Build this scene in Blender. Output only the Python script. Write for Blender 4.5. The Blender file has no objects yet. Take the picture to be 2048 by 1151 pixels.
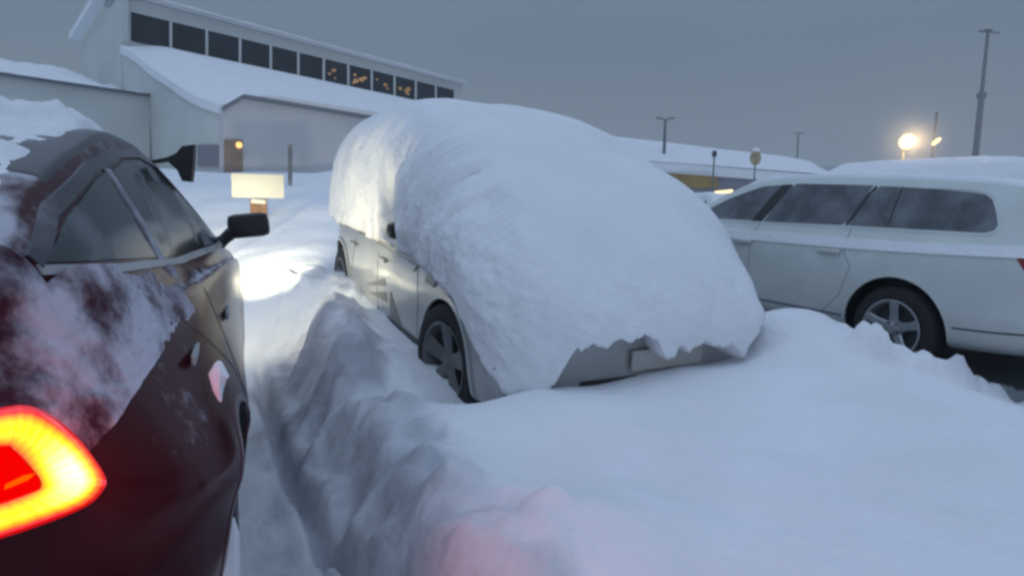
import bpy, bmesh, math, random
import numpy as np
from mathutils import Vector, Matrix
random.seed(7)
S = bpy.context.scene
COL = S.collection
R = math.radians

# ------------------------------------------------------------------ camera
FPX, CX, CY, HOR, ROLL, CAMZ = 1336.0, 1024.0, 575.5, 400.0, 0.02, 1.4
PITCH = math.atan((CY-HOR)/FPX)
F_ = Vector((0, math.cos(PITCH), -math.sin(PITCH)))
R0 = Vector((1, 0, 0)); U0 = R0.cross(F_)
RV = R0*math.cos(ROLL) + U0*math.sin(ROLL)
UV = U0*math.cos(ROLL) - R0*math.sin(ROLL)
cam_d = bpy.data.cameras.new('camera')
cam = bpy.data.objects.new('camera', cam_d); COL.objects.link(cam)
cam.matrix_world = Matrix(((RV.x, UV.x, -F_.x, 0), (RV.y, UV.y, -F_.y, 0), (RV.z, UV.z, -F_.z, CAMZ), (0, 0, 0, 1)))
cam_d.sensor_width = 36.0; cam_d.lens = FPX/2048*36.0
cam_d.clip_start = 0.05; cam_d.clip_end = 3000
S.camera = cam
S.render.resolution_x = 1024; S.render.resolution_y = 575
S.cycles.filter_width = 2.8; S.cycles.volume_bounces = 3

# ------------------------------------------------------------------ light
S.view_settings.view_transform = 'Standard'; S.view_settings.look = 'None'
S.view_settings.exposure = 0.0; S.view_settings.gamma = 1.0
W = bpy.data.worlds.new("World"); S.world = W; W.use_nodes = True
nt = W.node_tree; nt.nodes.clear()
def N(tree, typ, **kw):
    n = tree.nodes.new(typ)
    for k, v in kw.items(): setattr(n, k, v)
    return n
SUN_EL, SUN_AZ = R(4), R(150)
wo = N(nt, 'ShaderNodeOutputWorld'); bg = N(nt, 'ShaderNodeBackground')
sky = N(nt, 'ShaderNodeTexSky'); sky.sky_type = 'NISHITA'; sky.sun_disc = False
sky.sun_elevation = SUN_EL; sky.sun_rotation = SUN_AZ
tc = N(nt, 'ShaderNodeTexCoord'); sx = N(nt, 'ShaderNodeSeparateXYZ')
ramp = N(nt, 'ShaderNodeValToRGB')                       # overcast dusk sky: dull near the horizon, brighter overhead
e = ramp.color_ramp.elements
e[0].position = 0.0; e[0].color = (.142, .174, .210, 1)
e[1].position = 1.0; e[1].color = (.50, .64, .88, 1)
for p, c in ((.10, (.140, .180, .230)), (.22, (.130, .176, .240)), (.36, (.155, .212, .300)), (.6, (.36, .475, .66))):
    k = e.new(p); k.color = (*c, 1)
nz = N(nt, 'ShaderNodeTexNoise'); nz.inputs['Scale'].default_value = 2.2; nz.inputs['Detail'].default_value = 3
mr = N(nt, 'ShaderNodeMapRange'); mr.inputs[3].default_value = .89; mr.inputs[4].default_value = 1.09
mul = N(nt, 'ShaderNodeMixRGB', blend_type='MULTIPLY'); mul.inputs[0].default_value = 1
mix = N(nt, 'ShaderNodeMixRGB'); mix.inputs[0].default_value = .01
nt.links.new(tc.outputs['Generated'], sx.inputs[0]); nt.links.new(sx.outputs['Z'], ramp.inputs[0])
nt.links.new(tc.outputs['Generated'], nz.inputs['Vector']); nt.links.new(nz.outputs['Fac'], mr.inputs[0])
nt.links.new(ramp.outputs[0], mul.inputs[1]); nt.links.new(mr.outputs[0], mul.inputs[2])
nt.links.new(mul.outputs[0], mix.inputs[1]); nt.links.new(sky.outputs[0], mix.inputs[2])
nt.links.new(mix.outputs[0], bg.inputs[0]); bg.inputs[1].default_value = 1.0
nt.links.new(bg.outputs[0], wo.inputs[0])
sl = bpy.data.lights.new('sun', 'SUN'); sl.energy = .22; sl.angle = R(30); sl.color = (.62, .76, 1)
so = bpy.data.objects.new('sun', sl); COL.objects.link(so)
so.rotation_euler = (R(38), R(-18), 0)

# ------------------------------------------------------------------ helpers
def ray(px, py):
    return (F_ + RV*((px-CX)/FPX) + UV*((CY-py)/FPX))
def at(px, py, D):                       # the point seen at (px,py) whose ground distance along the view is D
    d = ray(px, py); t = D/d.y
    return Vector((d.x*t, D, CAMZ+d.z*t))
def on_plane(px, py, p0, n):
    d = ray(px, py); o = Vector((0, 0, CAMZ))
    return o + d*((p0-o).dot(n)/d.dot(n))

def hash2(ix, iy, seed=0):
    h = (ix.astype(np.int64)*374761393 + iy.astype(np.int64)*668265263 + seed*974711) & 0x7fffffff
    h = ((h ^ (h >> 13))*1274126177) & 0x7fffffff
    return ((h ^ (h >> 16)) & 0xffff)/65535.0
def vnoise(x, y, seed=0):
    x = np.asarray(x, float); y = np.asarray(y, float)
    ix = np.floor(x); iy = np.floor(y); fx = x-ix; fy = y-iy
    fx = fx*fx*fx*(fx*(6*fx-15)+10); fy = fy*fy*fy*(fy*(6*fy-15)+10)
    a = hash2(ix, iy, seed); b = hash2(ix+1, iy, seed); c = hash2(ix, iy+1, seed); d = hash2(ix+1, iy+1, seed)
    return (a*(1-fx)+b*fx)*(1-fy)+(c*(1-fx)+d*fx)*fy - .5
def fbm(x, y, o=4, seed=0, g=.5):
    s = 0; a = 1
    x = np.asarray(x, float); y = np.asarray(y, float)
    for i in range(o):
        s = s + a*vnoise(x, y, seed+i*17); x = x*2.03+13.1; y = y*2.03+7.7; a *= g
    return s
def sstep(a, b, x):
    t = np.clip((np.asarray(x, float)-a)/(b-a), 0, 1); return t*t*(3-2*t)

class Pch:                                # monotone cubic through (x,y) pairs
    def __init__(s, pts):
        s.x = np.array([p[0] for p in pts], float); s.y = np.array([p[1] for p in pts], float)
        h = np.diff(s.x); d = np.diff(s.y)/h; n = len(s.x); m = np.zeros(n)
        for i in range(1, n-1):
            if d[i-1]*d[i] > 0:
                w1 = 2*h[i]+h[i-1]; w2 = h[i]+2*h[i-1]
                m[i] = (w1+w2)/(w1/d[i-1]+w2/d[i])
        m[0] = d[0]; m[-1] = d[-1]; s.m = m
    def __call__(s, v):
        v = np.clip(np.asarray(v, float), s.x[0], s.x[-1])
        i = np.clip(np.searchsorted(s.x, v)-1, 0, len(s.x)-2)
        h = s.x[i+1]-s.x[i]; t = (v-s.x[i])/h
        return ((1+2*t)*(1-t)**2*s.y[i] + t*(1-t)**2*h*s.m[i] + t*t*(3-2*t)*s.y[i+1] + t*t*(t-1)*h*s.m[i+1])

def link(name, me, mat=None, parent=None, smooth=True, ang=40):
    o = bpy.data.objects.new(name, me); COL.objects.link(o)
    if mat is not None:
        for m in (mat if isinstance(mat, (list, tuple)) else [mat]): me.materials.append(m)
    if parent is not None: o.parent = parent
    if smooth:
        me.polygons.foreach_set('use_smooth', [True]*len(me.polygons))
        me.set_sharp_from_angle(angle=R(ang))
    me.update()
    return o
def mesh(name, verts, faces):
    me = bpy.data.meshes.new(name); me.from_pydata([tuple(map(float, v)) for v in verts], [], [tuple(int(i) for i in f) for f in faces]); me.validate(); me.update()
    return me
def fixn(me):
    bm = bmesh.new(); bm.from_mesh(me); bmesh.ops.recalc_face_normals(bm, faces=bm.faces); bm.to_mesh(me); bm.free()
def obj(name, verts, faces, mat, parent=None, smooth=True, ang=40, fix=True):
    me = mesh(name, verts, faces)
    if fix: fixn(me)
    return link(name, me, mat, parent, smooth, ang)
def tag(o, label=None, cat=None, group=None, kind=None):
    if label: o['label'] = label
    if cat: o['category'] = cat
    if group: o['group'] = group
    if kind: o['kind'] = kind
    return o
def empty(name, loc, rot=(0, 0, 0)):
    o = bpy.data.objects.new(name, None); COL.objects.link(o); o.location = loc; o.rotation_euler = rot
    o.empty_display_size = .2
    return o
class MB:                                 # a mesh builder: boxes, tubes, prisms, lathes gathered in one mesh
    def __init__(s): s.v = []; s.f = []
    def add(s, v, f):
        n = len(s.v); s.v += [tuple(map(float, p)) for p in v]; s.f += [tuple(int(i)+n for i in q) for q in f]; return s
    def box(s, c, d, M=None, bev=0):
        bm = bmesh.new(); bmesh.ops.create_cube(bm, size=1)
        bmesh.ops.scale(bm, vec=d, verts=bm.verts)
        if bev: bmesh.ops.bevel(bm, geom=bm.edges[:], offset=bev, segments=2, affect='EDGES', profile=.6)
        if M is not None: bmesh.ops.transform(bm, matrix=M, verts=bm.verts)
        bmesh.ops.translate(bm, vec=c, verts=bm.verts)
        bm.verts.index_update()
        s.add([v.co for v in bm.verts], [[v.index for v in f.verts] for f in bm.faces]); bm.free(); return s
    def tube(s, pts, r, n=10):
        pts = [Vector(p) for p in pts]; rr = r if isinstance(r, (list, tuple)) else [r]*len(pts)
        V = []; Fc = []
        for i, p in enumerate(pts):
            t = (pts[min(i+1, len(pts)-1)]-pts[max(i-1, 0)]).normalized()
            a = t.cross(Vector((0, 0, 1)) if abs(t.z) < .9 else Vector((1, 0, 0))).normalized(); b = t.cross(a)
            for k in range(n):
                q = 2*math.pi*k/n; V.append(p+(a*math.cos(q)+b*math.sin(q))*rr[i])
        for i in range(len(pts)-1):
            for k in range(n): Fc.append((i*n+k, i*n+(k+1) % n, (i+1)*n+(k+1) % n, (i+1)*n+k))
        Fc.append(tuple(range(n))); Fc.append(tuple((len(pts)-1)*n+k for k in range(n)))
        return s.add(V, Fc)
    def lathe(s, prof, n=48, axis='y', c=(0, 0, 0), closed=False):   # prof: (radius, offset along axis)
        V = []; Fc = []; m = len(prof)
        for k in range(n):
            q = 2*math.pi*k/n
            for r_, h in prof:
                if axis == 'y': V.append((c[0]+r_*math.cos(q), c[1]+h, c[2]+r_*math.sin(q)))
                elif axis == 'z': V.append((c[0]+r_*math.cos(q), c[1]+r_*math.sin(q), c[2]+h))
                else: V.append((c[0]+h, c[1]+r_*math.cos(q), c[2]+r_*math.sin(q)))
        for k in range(n):
            for i in range(m if closed else m-1):
                j = (i+1) % m
                Fc.append((k*m+i, k*m+j, ((k+1) % n)*m+j, ((k+1) % n)*m+i))
        return s.add(V, Fc)
    def prism(s, poly, h):                # poly: list of Vectors, h: extrusion Vector
        n = len(poly); V = [Vector(p) for p in poly]+[Vector(p)+h for p in poly]
        return s.add(V, [tuple(range(n)), tuple(range(2*n-1, n-1, -1))]+[(i, (i+1) % n, n+(i+1) % n, n+i) for i in range(n)])
    def build(s, name, mat, parent=None, smooth=True, ang=40):
        return obj(name, s.v, s.f, mat, parent, smooth, ang)

# ------------------------------------------------------------------ materials
def pmat(name, col, rough=.6, metal=0, bump=0, bscale=30, var=0, vscale=5, spec=.5, coat=0, col2=None, cov=None, detail=5, trans=0, bdist=.01, emis=None, estr=0):
    m = bpy.data.materials.new(name); m.use_nodes = True; t = m.node_tree; b = t.nodes['Principled BSDF']
    b.inputs['Base Color'].default_value = (*col, 1); b.inputs['Roughness'].default_value = rough
    b.inputs['Metallic'].default_value = metal; b.inputs['Specular IOR Level'].default_value = spec
    b.inputs['Coat Weight'].default_value = coat; b.inputs['Coat Roughness'].default_value = .08
    if trans: b.inputs['Transmission Weight'].default_value = trans
    if emis: b.inputs['Emission Color'].default_value = (*emis, 1); b.inputs['Emission Strength'].default_value = estr
    tcn = N(t, 'ShaderNodeTexCoord')
    if var or col2:
        n = N(t, 'ShaderNodeTexNoise'); n.inputs['Scale'].default_value = vscale; n.inputs['Detail'].default_value = detail
        t.links.new(tcn.outputs['Object'], n.inputs['Vector'])
        r = N(t, 'ShaderNodeValToRGB'); lo, hi = cov if cov else (.35, .65)
        r.color_ramp.elements[0].position = lo; r.color_ramp.elements[1].position = hi
        c2 = col2 if col2 else tuple(min(1, c*(1+var)) for c in col); c1 = col if col2 else tuple(c*(1-var) for c in col)
        r.color_ramp.elements[0].color = (*c1, 1); r.color_ramp.elements[1].color = (*c2, 1)
        t.links.new(n.outputs['Fac'], r.inputs[0]); t.links.new(r.outputs[0], b.inputs['Base Color'])
        if col2 and cov:                   # frost or dust is rough where it lies
            q = N(t, 'ShaderNodeMapRange'); q.inputs[1].default_value = lo; q.inputs[2].default_value = hi
            q.inputs[3].default_value = rough; q.inputs[4].default_value = .85
            t.links.new(n.outputs['Fac'], q.inputs[0]); t.links.new(q.outputs[0], b.inputs['Roughness'])
            q2 = N(t, 'ShaderNodeMapRange'); q2.inputs[1].default_value = lo; q2.inputs[2].default_value = hi
            q2.inputs[3].default_value = coat; q2.inputs[4].default_value = 0
            t.links.new(n.outputs['Fac'], q2.inputs[0]); t.links.new(q2.outputs[0], b.inputs['Coat Weight'])
    if bump:
        n = N(t, 'ShaderNodeTexNoise'); n.inputs['Scale'].default_value = bscale; n.inputs['Detail'].default_value = 6
        t.links.new(tcn.outputs['Object'], n.inputs['Vector'])
        bp = N(t, 'ShaderNodeBump'); bp.inputs['Strength'].default_value = bump; bp.inputs['Distance'].default_value = bdist
        t.links.new(n.outputs['Fac'], bp.inputs['Height']); t.links.new(bp.outputs[0], b.inputs['Normal'])
    return m
M = {}
M['snow'] = pmat('snow', (.80, .82, .85), .85, bump=.75, bscale=24, var=.03, vscale=2.5, spec=.25, bdist=.012)
M['ground_snow'] = pmat('ground_snow', (.79, .81, .845), .85, bump=.8, bscale=13, var=.04, vscale=1.5, spec=.25, bdist=.02)
M['crust'] = pmat('snow_crust', (.76, .79, .83), .8, bump=.8, bscale=22, var=.05, vscale=9, spec=.3, bdist=.02)
M['white_paint'] = pmat('white_paint', (.58, .62, .60), .3, coat=.6, bump=.15, bscale=60, var=.06, vscale=3, bdist=.002)
M['grey_paint'] = pmat('grey_paint', (.36, .37, .36), .32, metal=.2, coat=.6, bump=.2, bscale=50, var=.08, vscale=3, bdist=.002)
M['clad'] = pmat('dark_cladding', (.055, .06, .068), .7, bump=.3, bscale=60, bdist=.002)
M['frosty'] = pmat('frosty_trim', (.20, .21, .24), .7, col2=(.42, .44, .48), cov=(.4, .65), vscale=14)
M['dull_grey'] = pmat('dull_grey_wedge', (.17, .175, .17), .5)
M['red_paint'] = pmat('red_paint', (.07, .003, .008), .22, metal=.3, coat=.5, spec=.3, bump=.04, bscale=30, bdist=.001)
M['black'] = pmat('black_plastic', (.012, .012, .014), .45)
M['rubber'] = pmat('tyre_rubber', (.018, .018, .02), .85, bump=.3, bscale=40, var=.2)
M['rim'] = pmat('alloy', (.38, .40, .41), .45, metal=.5, var=.15, vscale=8)
M['rim_dark'] = pmat('alloy_dark', (.15, .155, .16), .5, metal=.4, var=.15, vscale=8)
M['frost_glass'] = pmat('frosted_glass', (.060, .072, .082), .35, col2=(.20, .22, .24), cov=(.40, .75), vscale=5, detail=8, bump=.2, bscale=70, bdist=.002)
M['dark_glass'] = pmat('dark_glass', (.025, .032, .034), .14, col2=(.17, .19, .21), cov=(.52, .74), vscale=4.5, detail=7)
M['roof_glass'] = pmat('roof_glass', (.035, .028, .035), .22, col2=(.22, .23, .26), cov=(.60, .78), vscale=5, detail=7)
M['wall'] = pmat('white_wall', (.55, .58, .56), .9, bump=.25, bscale=12, var=.05, vscale=.6, bdist=.01)
M['wall2'] = pmat('pale_wall', (.51, .53, .55), .9, bump=.25, bscale=12, var=.05, vscale=.5, bdist=.01)
M['trim'] = pmat('roof_trim', (.16, .18, .20), .8, var=.1)
M['win'] = pmat('dark_window', (.012, .017, .02), .35, spec=.15, var=.3, vscale=1.2)
M['wood'] = pmat('brown_wood', (.16, .085, .05), .8, bump=.3, bscale=30, var=.25, vscale=6)
M['door'] = pmat('brown_door', (.26, .19, .15), .7, var=.15, vscale=3)
M['board'] = pmat('white_board', (.44, .44, .40), .55, var=.03, vscale=8)
M['pole'] = pmat('galvanised_pole', (.16, .18, .19), .6, metal=.3, var=.2, vscale=6)
M['yellow'] = pmat('yellow_panel', (.36, .24, .05), .7, var=.2, vscale=1)
M['mauve'] = pmat('grey_cladding', (.21, .21, .25), .85, var=.1, vscale=1)
M['hill'] = pmat('far_hill', (.20, .21, .24), .95, var=.25, vscale=.02)
M['slush'] = pmat('dirty_slush', (.07, .08, .09), .5, bump=.6, bscale=10, col2=(.42, .45, .48), cov=(.5, .75), vscale=3, bdist=.02)
M['red_lens'] = pmat('red_lens', (.22, .008, .008), .25, coat=.8)
def emit(name, col, st):
    m = bpy.data.materials.new(name); m.use_nodes = True; t = m.node_tree; t.nodes.clear()
    o = N(t, 'ShaderNodeOutputMaterial'); e_ = N(t, 'ShaderNodeEmission'); e_.inputs[0].default_value = (*col, 1); e_.inputs[1].default_value = st
    t.links.new(e_.outputs[0], o.inputs[0]); return m
M['lamp'] = emit('lamp_glow', (1, .76, .36), 2.5)
M['lamp_small'] = emit('lamp_glow_small', (1, .80, .42), 1.8)
M['warm'] = emit('warm_light', (1, .62, .22), 1.6)
M['head'] = emit('headlight_glow', (1, .95, .80), 25)
#@@SNOWMIX
def pmix_dust(name, base, dust, rough, coat, scale, lo, hi, axis_bias=0):
    # powder snow lying on a painted surface: more of it on faces that look up
    m = pmat(name, base, rough, metal=0, coat=coat); t = m.node_tree; b = t.nodes['Principled BSDF']; b.inputs['Specular IOR Level'].default_value = .10
    tcn = N(t, 'ShaderNodeTexCoord'); n = N(t, 'ShaderNodeTexNoise'); n.inputs['Scale'].default_value = scale; n.inputs['Detail'].default_value = 9
    n.inputs['Roughness'].default_value = .62
    t.links.new(tcn.outputs['Object'], n.inputs['Vector'])
    g = N(t, 'ShaderNodeNewGeometry'); s_ = N(t, 'ShaderNodeSeparateXYZ'); t.links.new(g.outputs['Normal'], s_.inputs[0])
    ma = N(t, 'ShaderNodeMath', operation='MULTIPLY_ADD'); ma.inputs[1].default_value = axis_bias
    t.links.new(s_.outputs['Z'], ma.inputs[0]); t.links.new(n.outputs['Fac'], ma.inputs[2])
    q = N(t, 'ShaderNodeMapRange'); q.interpolation_type = 'SMOOTHSTEP'; q.inputs[1].default_value = lo; q.inputs[2].default_value = hi
    t.links.new(ma.outputs[0], q.inputs[0])
    d = N(t, 'ShaderNodeBsdfDiffuse'); d.inputs[0].default_value = (*dust, 1)
    mx = N(t, 'ShaderNodeMixShader'); t.links.new(q.outputs[0], mx.inputs[0]); t.links.new(b.outputs[0], mx.inputs[1]); t.links.new(d.outputs[0], mx.inputs[2])
    bp = N(t, 'ShaderNodeBump'); bp.inputs['Strength'].default_value = .6; bp.inputs['Distance'].default_value = .02
    t.links.new(q.outputs[0], bp.inputs['Height']); t.links.new(bp.outputs[0], d.inputs['Normal'])
    t.links.new(mx.outputs[0], t.nodes['Material Output'].inputs[0])
    return m
M['red_dust'] = pmix_dust('red_paint_powder_snow', (.042, .001, .005), (.50, .50, .56), .20, .12, 7, .86, 1.16, .62)
M['powder'] = pmix_dust('thin_powder_snow', (.05, .010, .022), (.54, .54, .61), .5, 0, 4.5, .34, .60, .0)

# ------------------------------------------------------------------ ground: one snow sheet, thin-plate surface through surveyed heights
RED_A = Vector((-math.sin(R(22.1)), math.cos(R(22.1)), 0)); RED_L = Vector((-math.cos(R(22.1)), -math.sin(R(22.1)), 0))
cp = []
def gp(px, py, D): p = at(px, py, D); cp.append((p.x, p.y, p.z))
def gw(x, y, z): cp.append((x, y, z))
# near mound and crest of the dug trench
for a in ((640, 565, 6.6), (672, 640, 5.6), (720, 715, 4.6), (800, 820, 3.55), (870, 930, 2.8), (890, 1040, 2.3), (885, 1151, 2.0)): gp(*a)
for a in ((760, 690, 4.9), (860, 800, 3.75), (930, 870, 3.2), (1000, 960, 2.7), (1150, 900, 3.0), (1300, 900, 3.0), (1500, 850, 3.3),
          (1250, 1080, 2.1), (1500, 1100, 2.05), (1800, 1100, 2.0), (1750, 900, 2.9), (2000, 1000, 2.4), (1050, 1120, 2.0), (2300, 1100, 2.0)): gp(*a)
for a in ((950, 815, 3.95), (1050, 770, 3.74), (1200, 774, 3.95), (1330, 746, 4.2), (1480, 716, 4.5), (1530, 670, 4.6), (1565, 618, 4.75)): gp(*a)
for a in ((1600, 652, 4.45), (1700, 700, 4.15), (1800, 748, 3.95), (1900, 780, 3.8), (1985, 806, 3.65)): gp(*a)
for a in ((0, 0, .22), (1, 0, .3), (-.5, -1, .1), (2, 0, .35), (0, .9, .24), (.8, .9, .31), (0, -4, .2), (4, -3, .2)): gw(*a)
# trench floor beside the red car, and under it
for s in (0, 1.2, 2, 3, 4, 5, 6.2):
    for off, z in ((-.12, -.12), (.2, -.10), (.9, -.08), (1.9, -.02)):
        p = RED_A*s + RED_L*off; gw(p.x, p.y, z+.055*max(0, s-3))
for a in ((-6, 3, .1), (-8, 8, .6), (-5.5, 8, .5), (-3.8, 8, .45)): gw(*a)
# under the snowed-in car and behind it
for a in ((.3, 5.2, .2), (-.6, 6.6, .4), (-1.2, 8.2, .5), (1.2, 6.4, .35), (.3, 8, .6), (2.2, 7.5, .4)): gw(*a)
# around the white estate
for a in ((3.0, 4.6, .17), (3.5, 4.0, .14), (2.1, 6.4, .2), (3.6, 5.6, .2), (4.5, 4.5, .15), (3.9, 3.4, .16), (2.5, 9, .5), (5.5, 8, .5)): gw(*a)
# farther ground
for a in ((600, 500, 8.5), (520, 455, 10.6), (640, 440, 11), (560, 428, 11.8), (430, 425, 12)): gp(*a)
for a in ((560, 360, 20), (690, 352, 22), (420, 345, 21)): gp(*a)
for a in ((-20, 15, 1.0), (-12, 12, 1.0), (4, 12, .9), (12, 12, 1.0), (10, 25, 1.4), (30, 20, 1.2), (30, 40, 1.6), (0, 40, 2.0), (-30, 30, 1.5), (-15, 60, 2), (40, 60, 1.8), (-60, 60, 2), (80, 80, 2),
          (0, 120, 2), (-40, 0, .5), (40, 0, .5), (0, -40, .2), (-100, 150, 2), (100, 150, 2), (20, 8, .8)): gw(*a)
C = np.array(cp)
def tps(d2): return .5*d2*np.log(d2+1e-9)
def kern(a, b):
    d2 = ((a[:, None, :]-b[None, :, :])**2).sum(-1); return tps(d2)
def warp(xy):                              # compress far distances so the fit stays calm there
    r = np.sqrt((xy**2).sum(-1, keepdims=True)); return xy/np.maximum(r, 1e-9)*np.where(r < 8, r, 8+8*np.log(np.maximum(r, 8)/8))
Cw = warp(C[:, :2]); n_ = len(C)
A = np.zeros((n_+3, n_+3)); A[:n_, :n_] = kern(Cw, Cw)+np.eye(n_)*.02
A[:n_, n_] = 1; A[:n_, n_+1:] = Cw; A[n_, :n_] = 1; A[n_+1:, :n_] = Cw.T
sol = np.linalg.solve(A, np.concatenate([C[:, 2], np.zeros(3)]))
def ground_base(x, y):
    q = warp(np.stack([np.ravel(x), np.ravel(y)], -1).astype(float)); out = np.zeros(len(q))
    for i in range(0, len(q), 20000):
        out[i:i+20000] = kern(q[i:i+20000], Cw) @ sol[:n_] + sol[n_] + q[i:i+20000] @ sol[n_+1:]
    return out.reshape(np.shape(x))
def ground(x, y):
    x = np.asarray(x, float); y = np.asarray(y, float)
    z = ground_base(x, y)
    s = x*RED_A.x + y*RED_A.y; l = -(x*RED_L.x + y*RED_L.y)      # along the red car, and metres right of its side
    near = np.exp(-((y-3)/6)**2)
    z = z + .05*fbm(x*.9, y*.9, 3, 3)*near*1.2 + .02*fbm(x*3, y*3, 4, 9)*near
    z = z - .16*sstep(.9, 1.6, s)*(1-sstep(5.2, 7, s))*(1-sstep(.40, .62, l))*sstep(-2.6, -2.0, l) + .05*np.exp(-((l-.72)/.14)**2)*sstep(.9, 1.6, s)*(1-sstep(6, 7.5, s))
    # shovelled bank: rough lumps and slabs on the slope of the trench
    m = sstep(.15, .35, l)*(1-sstep(.75, 1.05, l))*sstep(.8, 1.5, s)*(1-sstep(7.5, 8.5, s))
    m = m*(.25+.75*sstep(1.5, 2.4, s))
    rid = 1-2*np.abs(fbm(x*2.6+3, y*2.2, 4, 21))
    z = z + m*(.09*(rid-.72) + .10*fbm(x*4, y*4, 5, 5, .55)) + m*.015*fbm(x*16, y*16, 3, 6)
    # two slabs of packed snow standing at the far end of the trench
    for (sx_, lx, hh, w1, w2, an) in ((5.55, .52, .24, .42, .16, .5), (4.75, .62, .17, .34, .12, .7), (4.15, .45, .10, .3, .1, .4)):
        ds = s-sx_; dl = l-lx; u = ds*math.cos(an)+dl*math.sin(an); v = -ds*math.sin(an)+dl*math.cos(an)
        z = z + hh*np.exp(-(np.abs(u)/w1)**4)*np.where(v < 0, np.exp(-(v/(w2*.35))**2), np.exp(-(v/(w2*2.2))**2))
    rg = np.random.RandomState(11)
    for q in range(110):                      # clods thrown out by the shovel
        cs, cl, cr, chh, ca = rg.uniform(1.6, 6.6), rg.uniform(.15, 1.0), rg.uniform(.03, .10), rg.uniform(.01, .035), rg.uniform(0, 3)
        ds = s-cs; dl = l-cl
        k_ = (np.abs(ds) < .3) & (np.abs(dl) < .3)
        if not k_.any(): continue
        u = (ds*math.cos(ca)+dl*math.sin(ca))[k_]; v = (-ds*math.sin(ca)+dl*math.cos(ca))[k_]
        z = np.array(z); z[k_] += chh*np.exp(-(np.abs(u)/cr)**4-(np.abs(v)/(cr*.7))**4)*(1+.5*u/cr)
    # drag groove next to the car
    lg = np.interp(s, [2.2, 2.9, 3.5, 4.45, 6.2], [.43, .31, .25, .17, .10])+.02*fbm(s*1.5, 0*s, 2, 4)
    gm = (1-sstep(5.6, 6.6, s))*sstep(1.6, 2.2, s)
    z = z - .17*gm*np.exp(-(np.abs(l-lg)/.045)**3) + .02*gm*np.exp(-((l-lg-.11)/.05)**2)
    # lump that catches the red lamp
    p = at(1100, 1060, 2.15)
    dx = x-p.x; dy = y-p.y
    z = z + .09*np.exp(-((dy)/.30)**2)*sstep(-.32, -.16, dx)*(1-sstep(.0, .7, dx))
    # ploughed edge in front of the estate: crumbly
    pe = np.exp(-((y-(4.9-.42*(x-1.9)))/.25)**2)*sstep(2.1, 2.5, x)*(1-sstep(3.3, 4, x))
    z = z + pe*(.10*fbm(x*6, y*6, 4, 31, .6)+.14*np.maximum(0, fbm(x*3.5, y*3.5, 2, 33)))
    for q in range(45):
        cx2 = rg.uniform(2.0, 3.5); cy2 = 4.62-.42*(cx2-1.9)-.28+rg.uniform(-.10, .06); cr = rg.uniform(.03, .085); chh = rg.uniform(.03, .075)
        k_ = (np.abs(x-cx2) < .3) & (np.abs(y-cy2) < .3)
        if k_.any(): z[k_] += chh*np.exp(-((np.abs(x-cx2)/cr)**3+(np.abs(y-cy2)/cr)**3)[k_])
    # far bank is wavy
    far = sstep(7, 12, y)
    z = z + far*.35*fbm(x*.22, y*.22, 3, 41)*(1+0*x)
    return z
def axis(segs):
    out = []
    for a, b, st in segs: out += list(np.arange(a, b, st))
    return np.array(out+[segs[-1][1]])
xs = axis([(-1500, -300, 200), (-300, -60, 30), (-60, -12, 2.5), (-12, -3.6, .3), (-3.6, 3.9, .028), (3.9, 6, .08), (6, 14, .4), (14, 60, 2.5), (60, 300, 30), (300, 1500, 200)])
ys = axis([(-1500, -300, 200), (-300, -40, 30), (-40, -4, 3), (-4, .4, .3), (.4, 5.6, .028), (5.6, 9, .06), (9, 16, .2), (16, 60, 1.5), (60, 300, 20), (300, 1500, 200)])
GX, GY = np.meshgrid(xs, ys)
GZ = ground(GX, GY)
rr = np.sqrt(GX**2+GY**2); GZ = np.where(rr > 120, GZ*np.clip(1-(rr-120)/200, 0, 1)+1.8*np.clip((rr-120)/200, 0, 1), GZ)
ny, nx = GX.shape
V = np.stack([GX.ravel(), GY.ravel(), GZ.ravel()], -1)
idx = np.arange(nx*ny).reshape(ny, nx)
Fq = np.stack([idx[:-1, :-1].ravel(), idx[:-1, 1:].ravel(), idx[1:, 1:].ravel(), idx[1:, :-1].ravel()], -1)
me = bpy.data.meshes.new('ground'); me.vertices.add(len(V)); me.vertices.foreach_set('co', V.ravel())
me.loops.add(Fq.size); me.loops.foreach_set('vertex_index', Fq.ravel())
me.polygons.add(len(Fq)); me.polygons.foreach_set('loop_start', np.arange(0, Fq.size, 4)); me.polygons.foreach_set('loop_total', np.full(len(Fq), 4))
me.update(calc_edges=True)
s_a = GX*RED_A.x+GY*RED_A.y; l_a = -(GX*RED_L.x+GY*RED_L.y)
shade_grit = sstep(.02, .22, l_a+.25*fbm(GX*2, GY*2, 3, 55))*(1-sstep(.70, .95, l_a+.22*fbm(GX*1.7, GY*1.7, 4, 56)))*sstep(.5, 1.5, s_a)*(1-sstep(5.6, 6.8, s_a))*np.clip(.75+.9*fbm(GX*3, GY*3, 5, 57, .6), 0, 1)  # trench wall greyed in patches to stand in for the shade there
slu = sstep(2.3, 2.7, GX-.42*(4.6-GY))*sstep(3.6, 4.1, GY+.1*(GX-3))*(1-sstep(6.5, 8, GY))*(1-sstep(5, 6, GX))
shade_grit = np.maximum(shade_grit, .95*np.exp(-(np.abs(l_a-np.interp(s_a, [2.2, 2.9, 3.5, 4.45, 6.2], [.43, .31, .25, .17, .10]))/.05)**3)*(1-sstep(5.6, 6.6, s_a))*sstep(1.6, 2.2, s_a))  # same channel: dirty dark mark along the groove
me.attributes.new('shade_grit', 'FLOAT', 'POINT'); me.attributes['shade_grit'].data.foreach_set('value', np.maximum(shade_grit, 0).ravel())
me.attributes.new('slush', 'FLOAT', 'POINT'); me.attributes['slush'].data.foreach_set('value', slu.ravel())
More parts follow.
